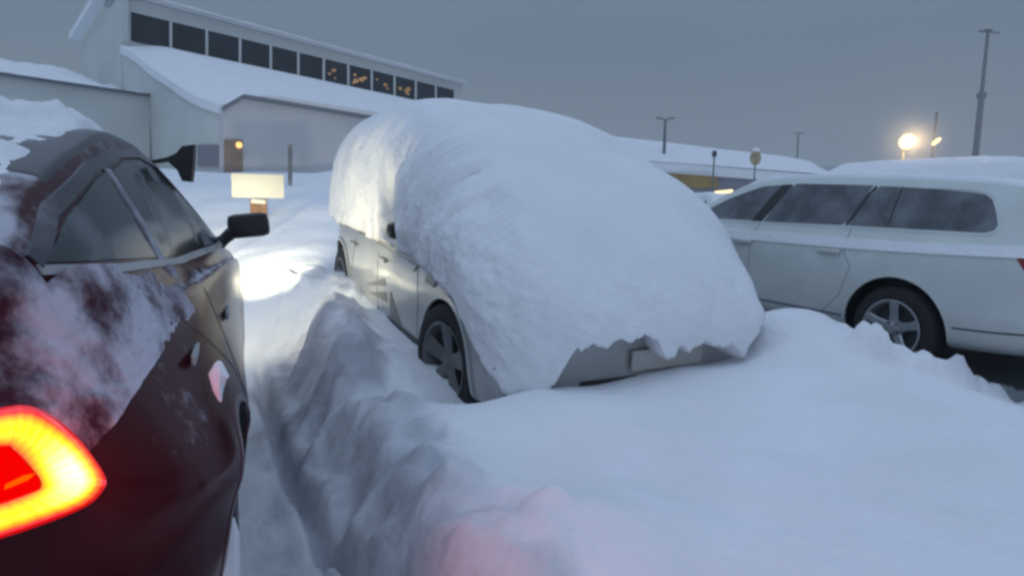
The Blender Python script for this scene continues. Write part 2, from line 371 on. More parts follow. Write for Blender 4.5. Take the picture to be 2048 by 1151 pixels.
gt = M['ground_snow'].node_tree; gb_ = gt.nodes['Principled BSDF']; src = gb_.inputs['Base Color'].links[0].from_socket
for an_, cc, k_ in (('shade_grit', (.36, .37, .42, 1), .8), ('slush', (.16, .18, .20, 1), 1.0)):
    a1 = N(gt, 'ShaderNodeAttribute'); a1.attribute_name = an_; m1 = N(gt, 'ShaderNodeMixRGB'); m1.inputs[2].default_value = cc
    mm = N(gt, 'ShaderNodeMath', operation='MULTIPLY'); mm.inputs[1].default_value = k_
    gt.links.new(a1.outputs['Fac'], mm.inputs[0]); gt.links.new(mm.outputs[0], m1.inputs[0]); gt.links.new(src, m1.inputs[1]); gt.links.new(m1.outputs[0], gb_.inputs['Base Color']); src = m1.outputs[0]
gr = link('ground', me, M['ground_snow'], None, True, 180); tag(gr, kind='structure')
def gz(x, y): return float(ground(np.array([x]), np.array([y]))[0])

# ------------------------------------------------------------------ car kit
def catmull(P, k=5):
    P = [np.array(p, float) for p in P]; out = []
    for i in range(len(P)-1):
        a = P[max(i-1, 0)]; b = P[i]; c = P[i+1]; d = P[min(i+2, len(P)-1)]
        for j in range(k):
            t = j/k
            out.append(.5*((2*b)+(-a+c)*t+(2*a-5*b+4*c-d)*t*t+(-a+3*b-3*c+d)*t**3))
    out.append(P[-1]); return np.array(out)
class Car:
    """x forward, y to its left, z up; shapes given by curves over x"""
    def __init__(s, x0, x1, w, sill, belt, rail, railz, top, tuck=.10, sh=.16, shd=0.0, by=None, sy=None, sz=None):
        s.by, s.sy, s.sz = [Pch(q) if q else None for q in (by, sy, sz)]
        s.x0, s.x1 = x0, x1; s.w, s.sill, s.belt, s.rail, s.railz, s.top = map(Pch, (w, sill, belt, rail, railz, top)); s.tuck = tuck; s.sh = sh; s.shd = shd
    def section(s, x, k=5):
        w, zs, zb, yr, zr, zt = [float(f(x)) for f in (s.w, s.sill, s.belt, s.rail, s.railz, s.top)]
        zr = max(zr, zb+.01); zt = max(zt, zr+.005)
        zm = zs+(zb-zs)*.45
        yb = min(w-.03, float(s.by(x))) if s.by else w-.05
        ys = min(w-.004, float(s.sy(x))) if s.sy else w-.004+s.shd
        zh = min(float(s.sz(x)), zb-.05) if s.sz else zb-s.sh
        P = [(w-s.tuck, zs), (w-.035, zs+.05), (w-.006, zs+(zm-zs)*.6), (w, zm), (ys, zh), ((yb*.62+ys*.38) if s.by else w-.022, zb-(zb-zh)*(.42 if s.by else .25)), (yb, zb),
             (yr+(yb-yr)*.5+.006, zb+(zr-zb)*.5), (yr, zr-.01*(zr > zb+.05)), (yr-.10*min(1, yr), zr+(zt-zr)*.55), (yr*.5, zr+(zt-zr)*.93), (0, zt)]
        return catmull(P, k)
    def side_y(s, x, z):
        q = s.section(x); n = 8*5+1; zz = q[:n, 1]; yy = q[:n, 0]
        o = np.argsort(zz); return float(np.interp(z, zz[o], yy[o]))
    def body(s, name, mat, parent, arches=(), n=110, inner=None):
        xs_ = s.x0+(s.x1-s.x0)*(.5-.5*np.cos(np.linspace(0, math.pi, n)))
        xs_ = np.unique(np.concatenate([xs_, np.linspace(s.x0, s.x1, n//2)]))
        V = []; Fc = []; m = None
        for x in xs_:
            q = s.section(x)
            full = [(x, y, z) for y, z in q]+[(x, -y, z) for y, z in q[-2::-1]]
            m = len(full); V += full
        for i in range(len(xs_)-1):
            for j in range(m): Fc.append((i*m+j, i*m+(j+1) % m, (i+1)*m+(j+1) % m, (i+1)*m+j))
        Fc.append(tuple(range(m))); Fc.append(tuple((len(xs_)-1)*m+j for j in range(m)))
        me = mesh(name, V, Fc); fixn(me)
        o = link(name, me, [mat, M['black']], parent)
        for (ax, az, ar) in arches:
            for sg in (1, -1):
                b = MB(); K_ = 64; pr_ = [(ax+ar*math.cos(2*math.pi*q/K_), az+ar*math.sin(2*math.pi*q/K_)) for q in range(K_)]
                ya, yb = (.66, 1.3) if sg > 0 else (-1.3, -.66)
                b.add([(x_, ya, z_) for x_, z_ in pr_]+[(x_, yb, z_) for x_, z_ in pr_], [tuple(range(K_)), tuple(range(2*K_-1, K_-1, -1))]+[(q, (q+1) % K_, K_+(q+1) % K_, K_+q) for q in range(K_)])
                for bb in (b,):
                    c = bb.build('cutter', M['black']); md = o.modifiers.new('b', 'BOOLEAN'); md.operation = 'DIFFERENCE'; md.solver = 'EXACT'; md.object = c
                    o.parent = None
                    dg = bpy.context.evaluated_depsgraph_get(); dg.update()
                    nm = bpy.data.meshes.new_from_object(o.evaluated_get(dg)); o.modifiers.clear(); o.data = nm
                    bpy.data.objects.remove(c)
                    o.parent = parent
        me = o.data; me.name = name
        if len(me.materials) < 2: me.materials.append(M['black'])
        for p in me.polygons:
            c = p.center; inside = False
            for (ax, az, ar) in arches:
                if math.hypot(c.x-ax, c.z-az) < ar*1.004 and abs(c.y) < float(s.w(c.x))-.004: inside = True
            p.material_index = 1 if inside else 0
        me.polygons.foreach_set('use_smooth', [True]*len(me.polygons)); me.set_sharp_from_angle(angle=R(38)); me.update()
        return o
    def patch(s, name, poly, mat, parent, sg=1, off=.004, nx=None, nz=6, skirt=.012):
        """a plate following the side, its outline poly in (x,z), convex"""
        poly = np.array(poly, float); xa, xb = poly[:, 0].min(), poly[:, 0].max()
        nx = nx or max(2, int((xb-xa)/.05)+2); V = []; cols = []
        X = xa+(xb-xa)*(.5-.5*np.cos(np.linspace(0, math.pi, nx))); X[0] += 1e-4; X[-1] -= 1e-4
        for x in X:
            zz = []
            for i in range(len(poly)):
                p, q = poly[i], poly[(i+1) % len(poly)]
                if (p[0]-x)*(q[0]-x) <= 0 and p[0] != q[0]: zz.append(p[1]+(q[1]-p[1])*(x-p[0])/(q[0]-p[0]))
            lo, hi = min(zz), max(zz); cols.append([(x, lo+(hi-lo)*j/(nz-1)) for j in range(nz)])
        Fc = []
        for c in cols:
            for (x, z) in c: V.append((x, sg*(s.side_y(x, z)+off), z))
        for i in range(nx-1):
            for j in range(nz-1): Fc.append((i*nz+j, i*nz+j+1, (i+1)*nz+j+1, (i+1)*nz+j))
        n0 = len(V)                         # skirt into the body
        ring = [i*nz for i in range(nx)]+[(nx-1)*nz+j for j in range(1, nz)]+[i*nz+nz-1 for i in range(nx-2, -1, -1)]+[j for j in range(nz-2, 0, -1)]
        for k in ring: x, y, z = V[k]; V.append((x, y-sg*(off+skirt), z))
        for a in range(len(ring)): b = (a+1) % len(ring); Fc.append((ring[a], ring[b], n0+b, n0+a))
        return obj(name, V, Fc, mat, parent, True, 50)
    def strip(s, name, pts, wd, mat, parent, sg=1, off=.0015, rad=False):
        """a narrow band along a polyline in (x,z)"""
        P = []
        for a, b in zip(pts[:-1], pts[1:]):
            k = max(2, int(math.hypot(b[0]-a[0], b[1]-a[1])/.03))
            for j in range(k): P.append((a[0]+(b[0]-a[0])*j/k, a[1]+(b[1]-a[1])*j/k))
        P.append(pts[-1]); V = []; Fc = []
        for i, p in enumerate(P):
            a = P[max(i-1, 0)]; b = P[min(i+1, len(P)-1)]; tx, tz = b[0]-a[0], b[1]-a[1]; L = math.hypot(tx, tz); nx_, nz_ = -tz/L*wd/2, tx/L*wd/2
            for q, e in ((1, -.01), (1, off), (-1, off), (-1, -.01)):
                x, z = p[0]+q*nx_, p[1]+q*nz_; V.append((x, sg*(s.side_y(x, z)+e), z))
        for i in range(len(P)-1):
            for j in range(4): Fc.append((i*4+j, i*4+(j+1) % 4, (i+1)*4+(j+1) % 4, (i+1)*4+j))
        Fc += [(0, 1, 2, 3), tuple(4*(len(P)-1)+j for j in range(4))]
        return obj(name, V, Fc, mat, parent, True, 50)

def wheel(parent, x, y, z, r, rimr, width, sg, spokes, rmat, steer=0, dish=.03, kind='twin'):
    """tyre mesh with the rim as its child; sg = outer side"""
    w2 = width/2; pr = [(rimr, -w2+.02), (rimr+.015, -w2+.004), (r-.05, -w2), (r-.018, -w2+.012), (r-.004, -w2+.035), (r, -.03), (r-.008, -.026), (r-.008, -.018), (r, -.014), (r, .014), (r-.008, .018), (r-.008, .026), (r, .03), (r-.004, w2-.035), (r-.018, w2-.012), (r-.05, w2), (rimr+.015, w2-.004), (rimr, w2-.02)]
    b = MB().lathe(pr, 72, 'y')
    ty = b.build('wheel', M['rubber'], parent); ty.location = (x, y, z); ty.rotation_euler = (0, 0, steer)
    b = MB(); o = sg*w2
    b.lathe([(rimr+.004, o-sg*.002), (rimr-.004, o), (rimr-.016, o-sg*.006), (rimr-.022, o-sg*.03), (rimr-.035, o-sg*.12), (rimr-.04, -o)], 72, 'y')
    yf = o-sg*dish
    for k in range(spokes):
        a = 2*math.pi*k/spokes+math.pi/2
        ca, sa = math.cos(a), math.sin(a)
        def pt(rad, t, yy): return (rad*ca-t*sa, yy, rad*sa+t*ca)
        r0, r1 = .045, rimr-.012
        ws = (.040, .031, .040) if kind == 'star' else (.045, .055, .075)
        prof = [(r0, ws[0]), ((r0+r1)/2, ws[1]), (r1, ws[2])]
        V = []
        for (rad, hw) in prof:
            ext = -sg*.012 if rad == r0 else (sg*.004 if rad != r1 else sg*.018)
            for t, yy in ((-hw, -sg*.012), (-hw*.7, 0), (hw*.7, 0), (hw, -sg*.012), (hw*.6, -sg*.035), (-hw*.6, -sg*.035)):
                V.append(pt(rad, t, yf+ext+yy))
        Fc = [(i*6+j, i*6+(j+1) % 6, (i+1)*6+(j+1) % 6, (i+1)*6+j) for i in range(2) for j in range(6)]+[tuple(range(6)), tuple(range(12, 18))]
        b.add(V, Fc)
    b.lathe([(0, yf+sg*.004), (.03, yf+sg*.004), (.034, yf-sg*.004), (.07, yf-sg*.012), (.075, yf-sg*.05)], 32, 'y')
    rm = b.build('rim', rmat, ty)
    if kind == 'star':
        for k in range(5):
            a = 2*math.pi*(k+.5)/5+math.pi/2
            MB().lathe([(0, yf+sg*.006), (.007, yf+sg*.006), (.010, yf-sg*.02)], 10, 'y', (.052*math.cos(a), 0, .052*math.sin(a))).build('wheel_bolt', M['black'], ty)
    b = MB().lathe([(0, yf-sg*.07), (rimr-.04, yf-sg*.07)], 40, 'y'); b.build('brake_disc', M['clad'], ty)
    return ty

# ------------------------------------------------------------------ the snowed-in car
SC_YAW = R(-90+27.0)                       # nose points at the photographer and to the right
hub = at(926, 722, 4.45)
fx = 1.45                                  # front hub, local
SW = .83
rot = Matrix.Rotation(SC_YAW, 3, 'Z') @ Matrix.Rotation(R(3.7), 3, 'Y')
SCL = 1.07
loc = hub - rot @ (Vector((fx, -SW, .345))*SCL)
sc = empty('snowed_in_car', loc, rot.to_euler()); sc.scale = (SCL,)*3
tag(sc, 'grey compact car parked between two other cars, buried under a thick rounded hood of snow', 'car')
car = Car(-2.1, 2.18,
          w=[(-2.1, .66), (-2.05, .78), (-1.9, .87), (-1.4, .96), (0, .97), (1.4, .965), (1.75, .965), (2.0, .96), (2.12, .925), (2.18, .84)],
          sill=[(-2.1, .42), (-1.9, .26), (-1.2, .20), (1.2, .20), (1.9, .22), (2.18, .28)],
          belt=[(-2.1, .98), (0, .98), (1.0, .95), (1.6, .88), (2.0, .80), (2.18, .72)],
          rail=[(-2.1, .45), (-1.8, .55), (-1, .64), (.3, .64), (1.0, .70), (1.5, .78), (2.0, .65), (2.18, .5)],
          railz=[(-2.1, 1.0), (-1.9, 1.25), (-1.4, 1.45), (0, 1.5), (.5, 1.44), (1.15, 1.0), (1.7, .92), (2.0, .80), (2.16, .70)],
          top=[(-2.1, 1.02), (-1.9, 1.35), (-1.4, 1.53), (0, 1.57), (.5, 1.50), (1.15, 1.08), (1.7, .98), (2.0, .85), (2.16, .72)])
ARS = [(fx, .345, .41), (-1.45, .345, .41)]
car.body('body', M['grey_paint'], sc, ARS)
for sg in (-1, 1):
    # wheel arch lips, sill cladding, door seams
    for ax in (fx, -1.45):
        pts = [(ax+.425*math.cos(a), .345+.425*math.sin(a)) for a in np.linspace(-.25, math.pi+.25, 40)]
        car.strip('wheel_arch_lip', pts, .035, M['grey_paint'], sc, sg, .012)
    car.patch('sill_cladding', [(-.96, .21), (.96, .21), (.93, .36), (-.93, .36)], M['clad'], sc, sg, .008)
    car.strip('door_seam', [(.93, .34), (.95, .60), (.90, .93)], .008, M['black'], sc, sg)
    car.strip('door_seam', [(-.05, .34), (-.05, .95)], .008, M['black'], sc, sg)
    car.strip('door_seam', [(-.95, .55), (-.75, .95)], .008, M['black'], sc, sg)
    car.patch('shoulder_trim', [(-.8, .87), (.85, .83), (.9, .875), (-.8, .925)], M['grey_paint'], sc, sg, .012)
    car.patch('side_glass', [(-1.3, 1.03), (.9, 1.0), (.45, 1.36), (-1.1, 1.40)], M['dark_glass'], sc, sg)
    for px_ in (.12, -.85):
        hb = MB().box((px_, sg*(car.side_y(px_, .80)+.018), .80), (.20, .028, .03), bev=.01); hb.build('door_handle', M['grey_paint'], sc)
    wheel(sc, fx, sg*.87, .355, .368, .255, .225, sg, 5, M['rim_dark'], steer=R(8), kind='blade')
    wheel(sc, -1.45, sg*.85, .345, .345, .235, .215, sg, 5, M['rim_dark'], kind='blade')
    # headlamp tip above the arch, its highlight put in as white
    car.patch('headlight', [(1.08, .80), (1.26, .79), (1.28, .85), (1.12, .865)], M['board'], sc, sg, .014)
# angular dark wedges low on the doors
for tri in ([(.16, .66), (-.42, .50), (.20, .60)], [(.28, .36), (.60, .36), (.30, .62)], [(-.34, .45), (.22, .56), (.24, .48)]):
    car.patch('dark_wedge', tri, M['dull_grey'], sc, -1, .0025, skirt=.003)
mb = MB().box((.50, -.985, 1.07), (.12, .15, .12), bev=.05); mb.tube([(.50, -.88, 1.0), (.50, -.98, 1.05)], .03)
mb.build('mirror', M['black'], sc)
# lower grille and plate under the snow
gb = MB()
for k in range(24):
    pass
def front_arc(z, off, y0, y1, n=40):
    out = []
    for y in np.linspace(y0, y1, n):
        lo, hi = .5, 2.18
        for _ in range(22):
            mid = (lo+hi)/2
            if car.side_y(mid, z) > abs(y): lo = mid
            else: hi = mid
        out.append(Vector((min(lo, 2.178)+off, y, z)))
    return out
def arc_band(name, z0, z1, off, y0, y1, mat, n=40, jag=None):
    a = front_arc(z0, off, y0, y1, n); b = front_arc(z1, off, y0, y1, n); V = []
    for p, q in zip(a, b): V += [p, q, q-Vector((.06, 0, 0)), p-Vector((.06, 0, 0))]
    Fc = [(i*4+j, i*4+(j+1) % 4, (i+1)*4+(j+1) % 4, (i+1)*4+j) for i in range(n-1) for j in range(4)]+[(0, 1, 2, 3), tuple(4*(n-1)+j for j in range(4))]
    return obj(name, V, Fc, mat, sc)
arc_band('bumper_lip', .235, .29, .03, -.80, .80, M['clad'])
arc_band('lower_grille', .30, .40, .012, -.42, .42, M['black'])
pb = MB().box((2.205, .18, .50), (.02, .53, .12), bev=.004); pb.build('number_plate', M['board'], sc)

# snow cover: a dome over the car
SX0, SX1 = -2.22, 2.36
prof = Pch([(-2.22, 1.40), (-2.1, 1.72), (-1.75, 1.98), (-1.2, 2.09), (-.4, 2.10), (.2, 2.04), (.7, 1.90), (1.2, 1.70), (1.6, 1.53), (2.0, 1.36), (2.40, 1.22)])
def cover():
    nth, nph = 860, 130; cx_, hx, hy = (SX0+SX1)/2, (SX1-SX0)/2, 1.105
    th = np.linspace(0, 2*math.pi, nth, endpoint=False)
    ex = .34
    Px = np.sign(np.cos(th))*np.abs(np.cos(th))**ex; Py = np.sign(np.sin(th))*np.abs(np.sin(th))**ex
    tq = np.linspace(0, 2*math.pi, 40001); tq = tq[:-1]
    ox = np.sign(np.cos(tq))*np.abs(np.cos(tq))**ex*hx; oy = np.sign(np.sin(tq))*np.abs(np.sin(tq))**ex*hy
    ox = np.append(ox, ox[0]); oy = np.append(oy, oy[0]); LL = np.concatenate([[0], np.cumsum(np.hypot(np.diff(ox), np.diff(oy)))])
    u_ = np.linspace(0, LL[-1], nth, endpoint=False); Px = np.interp(u_, LL, ox)/hx; Py = np.interp(u_, LL, oy)/hy
    X0 = cx_+hx*Px; Y0 = hy*Py
    Y0 = Y0*(1-.05*sstep(1.6, 2.4, X0)-.12*sstep(-1.5, -2.3, X0)); Y0 = np.where(Y0 > 0, Y0*1.07, Y0)
    # rim height round the car
    side = 1-sstep(1.35, 1.9, X0)
    rz = side*(1.0-.045*sstep(.3, 1.4, X0)) + (1-side)*.52
    rz = np.where((X0 > 1.0) & (X0 < 2.2), np.interp(X0, [1.0, 1.45, 1.75, 2.0, 2.2], [.95, .93, .86, .60, .50]), rz)
    rz = np.where(X0 < -1.9, rz-.35*sstep(-1.9, -2.2, X0), rz)
    rzb = rz.copy(); far_ = sstep(.6, .95, Y0)*sstep(1.3, 2.0, X0); rz = rz*(1-far_)+.56*far_
    j = fbm(u_*3.2, u_*0+1.3, 4, 51)
    rag = sstep(1.9, 2.2, X0)
    fy = np.interp(Y0, [-1.0, -.88, -.75, -.58, -.45, -.05, .06, .20, .62, .70, .80, 1.0], [-.06, -.16, -.14, .10, .17, .17, .00, .05, .07, -.02, .08, .10])
    rz = rz + rag*(fy+.06*j+.06*fbm(u_*11, u_*0+4, 4, 53, .65)) + (1-rag)*.05*j
    V = []
    phs = np.linspace(0, 1, nph)**1.0*math.pi/2
    for i, ph in enumerate(phs):
        c = math.cos(ph)**.52; s_ = math.sin(ph)**.80
        x = cx_+(X0-cx_)*c; y = Y0*c
        H = prof(x)
        H = H - .10*sstep(.9, 1.6, x)*0
        z = rzb+(H-rzb)*s_+(rz-rzb)*(1-s_)**3
        V.append(np.stack([x, y, z], -1))
    V = np.array(V)
    # displacement along an approximate outward direction
    x, y, z = V[..., 0], V[..., 1], V[..., 2]
    d = np.stack([(x-cx_)/hx**2*.6, y/hy**2, (z-.6)/.9], -1); d /= np.linalg.norm(d, axis=-1, keepdims=True)+1e-9
    up = sstep(.55, .95, d[..., 2])
    lr = .045*fbm(x*1.3+3, (y+z)*1.3, 3, 61)
    u_ = x*1.0; v_ = z+np.abs(y)*.3
    sidem = sstep(-.55, -.8, y)*(1-sstep(1.6, 1.95, z))*(1-sstep(1.5, 2.0, x))*sstep(-1.7, -1.0, x)   # the side the photographer sees: streaks slid down the windows
    st = fbm(x*9+.6*z, v_*1.5+3, 5, 71, .6); rdg = 1-np.abs(fbm(x*11+z, v_*1.1+9, 4, 75, .6))*3
    fr = sstep(1.6, 2.2, x)*(1-sstep(.9, 1.15, z))
    crust = sstep(.7, 1.3, x)*(1-sstep(1.15, 1.5, z+.25*(y+.9)))*(1-sstep(-.35, .1, y))
    rough = .013*fbm(x*7+1, y*7+z*7, 4, 81)*(1-up*.8) + fr*.022*fbm(y*6, z*6, 5, 85, .55) + crust*(.015*fbm(x*5+y*5, z*6, 5, 88, .55)-.012)
    dis = lr + rough + sidem*(.07*st+.022*rdg-.045)
    def g_(cx2, cz2, wx_, wz_): return np.exp(-(np.abs(x-cx2+.25*(z-cz2))/wx_)**2.5-(np.abs(z-cz2)/wz_)**3)
    hole = g_(.40, 1.22, .10, .26)+.8*g_(.50, 1.06, .17, .11)+.75*g_(-.22, 1.05, .10, .13)+.5*g_(-.10, 1.20, .05, .16)+.45*g_(.95, 1.0, .10, .09)
    dis = dis - (y < 0)*np.minimum(hole, 1)*(.44+.15*st)
    V = V + d*dis[..., None]
    # overhanging under-side
    rim0 = V[0].copy(); a = rim0.copy(); a[:, 0] = cx_+(rim0[:, 0]-cx_)*.955; a[:, 1] *= .93; a[:, 2] += .005
    b = a.copy(); b[:, 0] = cx_+(b[:, 0]-cx_)*.88; b[:, 1] *= .80; b[:, 2] += .03
    allv = np.concatenate([b[None], a[None], V[:-1]], 0); rows = allv.shape[0]
    P = allv.reshape(-1, 3).tolist(); top = V[-1].mean(0).tolist(); P.append(top)
    Fc = []
    for r_ in range(rows-1):
        for k in range(nth): k2 = (k+1) % nth; Fc.append((r_*nth+k, r_*nth+k2, (r_+1)*nth+k2, (r_+1)*nth+k))
    for k in range(nth): Fc.append(((rows-1)*nth+k, (rows-1)*nth+(k+1) % nth, len(P)-1))
    return obj('snow_cover', P, Fc, M['snow'], sc, True, 180)
cover()

# ------------------------------------------------------------------ the white estate
PA_YAW = R(-180-0+90-90)                   # placeholder, set below
ang = R(27.8)                              # its nose points away and to the left
PA_YAW = R(90)+ang
ph = at(1796, 656, 5.0)
rx = -1.38
rot = Matrix.Rotation(PA_YAW, 3, 'Z') @ Matrix.Rotation(R(-1.4), 3, 'Y')
# the flank turned to the photographer is its left (+y)
loc = ph - rot @ Vector((rx, .80, .325))
pa = empty('white_estate_car', loc, rot.to_euler())
tag(pa, 'white estate car with frosted side windows and silver five-spoke wheel, right of the snowed-in car', 'car')
pc = Car(-2.42, 2.35,
         w=[(-2.42, .62), (-2.37, .74), (-2.2, .83), (-1.9, .88), (-1.3, .905), (0, .91), (1.4, .905), (1.9, .85), (2.2, .70), (2.35, .45)],
         sill=[(-2.42, .38), (-2.2, .30), (-1.0, .24), (1.2, .22), (2.0, .24), (2.35, .34)],
         belt=[(-2.42, 1.04), (-1.5, 1.01), (0, .985), (1.1, .96), (1.8, .88), (2.2, .76), (2.35, .66)],
         rail=[(-2.42, .58), (-2.1, .63), (-1, .66), (.2, .66), (.9, .68), (1.35, .72), (1.9, .70), (2.35, .3)],
         railz=[(-2.42, 1.08), (-2.3, 1.22), (-2.15, 1.37), (-1.8, 1.43), (-.6, 1.46), (.1, 1.43), (.6, 1.28), (1.15, 1.02), (1.8, .93), (2.2, .80), (2.35, .68)],
         top=[(-2.42, 1.11), (-2.3, 1.25), (-2.15, 1.39), (-1.8, 1.45), (-.6, 1.485), (.1, 1.455), (.6, 1.31), (1.15, 1.05), (1.8, .97), (2.2, .83), (2.35, .70)], sh=.2)
pc.body('body', M['white_paint'], pa, [(rx, .325, .395), (1.33, .325, .365)])
for sg in (1, -1):
    pc.patch('front_window', [(.98, 1.03), (.10, 1.055), (-.08, 1.385), (.12, 1.37), (.50, 1.25)], M['frost_glass'], pa, sg, .003)
    pc.patch('pillar_trim', [(.10, 1.05), (-.03, 1.05), (-.21, 1.392), (-.08, 1.387)], M['black'], pa, sg, .003)
    pc.patch('pillar_trim', [(-.865, 1.07), (-.905, 1.07), (-1.02, 1.388), (-.975, 1.394)], M['black'], pa, sg, .0025)
    pc.patch('rear_window', [(-.04, 1.05), (-.87, 1.072), (-.98, 1.395), (-.21, 1.40)], M['frost_glass'], pa, sg, .003)
    pc.patch('quarter_window', [(-.90, 1.072), (-1.86, 1.088), (-1.915, 1.094), (-1.945, 1.115), (-1.95, 1.145), (-1.935, 1.185), (-1.88, 1.285), (-1.855, 1.318), (-1.81, 1.342), (-1.74, 1.356), (-1.5, 1.375), (-1.01, 1.392)], M['frost_glass'], pa, sg, .003)
    pc.strip('window_trim', [(.95, 1.018), (.1, 1.04), (-.9, 1.058), (-1.87, 1.074), (-1.93, 1.08), (-1.962, 1.105), (-1.972, 1.145), (-1.955, 1.195), (-1.90, 1.295), (-1.872, 1.332), (-1.82, 1.358), (-1.745, 1.373), (-1.5, 1.391)], .012, M['white_paint'], pa, sg, .005)
    pc.strip('door_seam', [(-1.22, 1.388), (-1.22, 1.08)], .007, M['black'], pa, sg, .006)
    pc.strip('door_seam', [(.02, .33), (.03, .9), (-.01, 1.04)], .005, M['mauve'], pa, sg)
    pc.strip('door_seam', [(-.78, .36), (-.93, .52), (-1.0, .75), (-.93, .86), (-.93, 1.06)], .005, M['mauve'], pa, sg)
    pc.strip('sill_moulding', [(1.0, .345), (0, .345), (-.99, .355)], .022, M['mauve'], pa, sg, .004)
    pc.strip('bumper_seam', [(-1.80, .42), (-2.05, .435), (-2.3, .46)], .012, M['black'], pa, sg, .001)
    pc.strip('snow_ledge', [(.9, .905), (0, .915), (-.9, .93), (-1.6, .955), (-2.2, .985)], .075, M['snow'], pa, sg, .012)
    for hx_ in (.12, -.80):
        MB().box((hx_, sg*(pc.side_y(hx_, .86)+.02), .862), (.22, .03, .035), bev=.012).build('door_handle', M['white_paint'], pa)
    pc.strip('wheel_arch_lip', [(rx+.405*math.cos(a), .325+.405*math.sin(a)) for a in np.linspace(-.1, math.pi+.1, 44)], .022, M['white_paint'], pa, sg, .007)
    pc.patch('tail_light', [(-2.12, .94), (-2.36, .98), (-2.385, .86), (-2.36, .76), (-2.22, .80)], M['red_lens'], pa, sg, .006)
    wheel(pa, rx, sg*.79, .325, .325, .222, .225, sg, 5, M['rim'], kind='star', dish=.02)
    wheel(pa, 1.33, sg*.79, .325, .325, .222, .225, sg, 5, M['rim'], kind='star', dish=.02)
    MB().box((.80, sg*1.0, 1.02), (.12, .2, .13), bev=.04).build('mirror', M['white_paint'], pa)
MB().prism([Vector((-1.93, -.015, 1.44)), Vector((-1.78, -.015, 1.455)), Vector((-1.91, -.008, 1.54)), Vector((-1.95, -.006, 1.545))], Vector((0, .03, 0))).build('antenna', M['black'], pa)
# rear screen and tailgate spoiler
MB().prism([Vector((-2.17, y, z)) for y, z in ((-.58, 1.40), (.58, 1.40), (.60, 1.43), (-.60, 1.43))], Vector((-.10, 0, -.012))).build('roof_spoiler', M['white_paint'], pa)
rs = MB(); rs.add([(-2.43, -.56, 1.07), (-2.43, .56, 1.07), (-2.245, .57, 1.385), (-2.245, -.57, 1.385), (-2.41, -.56, 1.07), (-2.41, .56, 1.07), (-2.2, .57, 1.385), (-2.2, -.57, 1.385)],
                  [(0, 1, 2, 3), (4, 5, 6, 7), (0, 1, 5, 4), (1, 2, 6, 5), (2, 3, 7, 6), (3, 0, 4, 7)]); rs.build('rear_screen', M['dark_glass'], pa)
# thin snow on the roof
def roof_snow(carx, x0, x1, name, parent, th=.035, seed=3):
    V = []; Fc = []; nx_, ny_ = 90, 36
    X = np.linspace(x0, x1, nx_)
    for i, x in enumerate(X):
        q = carx.section(x); k = 8*5; top = q[k:]   # from the rail to the crown
        yy = np.interp(np.linspace(0, 1, ny_//2+1), np.linspace(0, 1, len(top)), top[:, 0]); zz = np.interp(np.linspace(0, 1, ny_//2+1), np.linspace(0, 1, len(top)), top[:, 1])
        Y = np.concatenate([yy, -yy[-2::-1]]); Z = np.concatenate([zz, zz[-2::-1]])
        for j in range(len(Y)):
            eg = min(j, len(Y)-1-j)/4.0; ex_ = min(i, nx_-1-i)/5.0
            h = th*min(1, eg)**.6*min(1, ex_)**.6*(1+1.0*float(fbm(x*3, Y[j]*3, 3, seed)))-.006*(min(eg, ex_) < .1)
            V.append((x, Y[j], Z[j]+h+.002))
    m = len(Y)
    for i in range(nx_-1):
        for j in range(m-1): Fc.append((i*m+j, i*m+j+1, (i+1)*m+j+1, (i+1)*m+j))
    return obj(name, V, Fc, M['snow'], parent, True, 180)
roof_snow(pc, -2.16, .35, 'roof_snow', pa, .014)
roof_snow(pc, 1.1, 2.25, 'bonnet_snow', pa, .05)

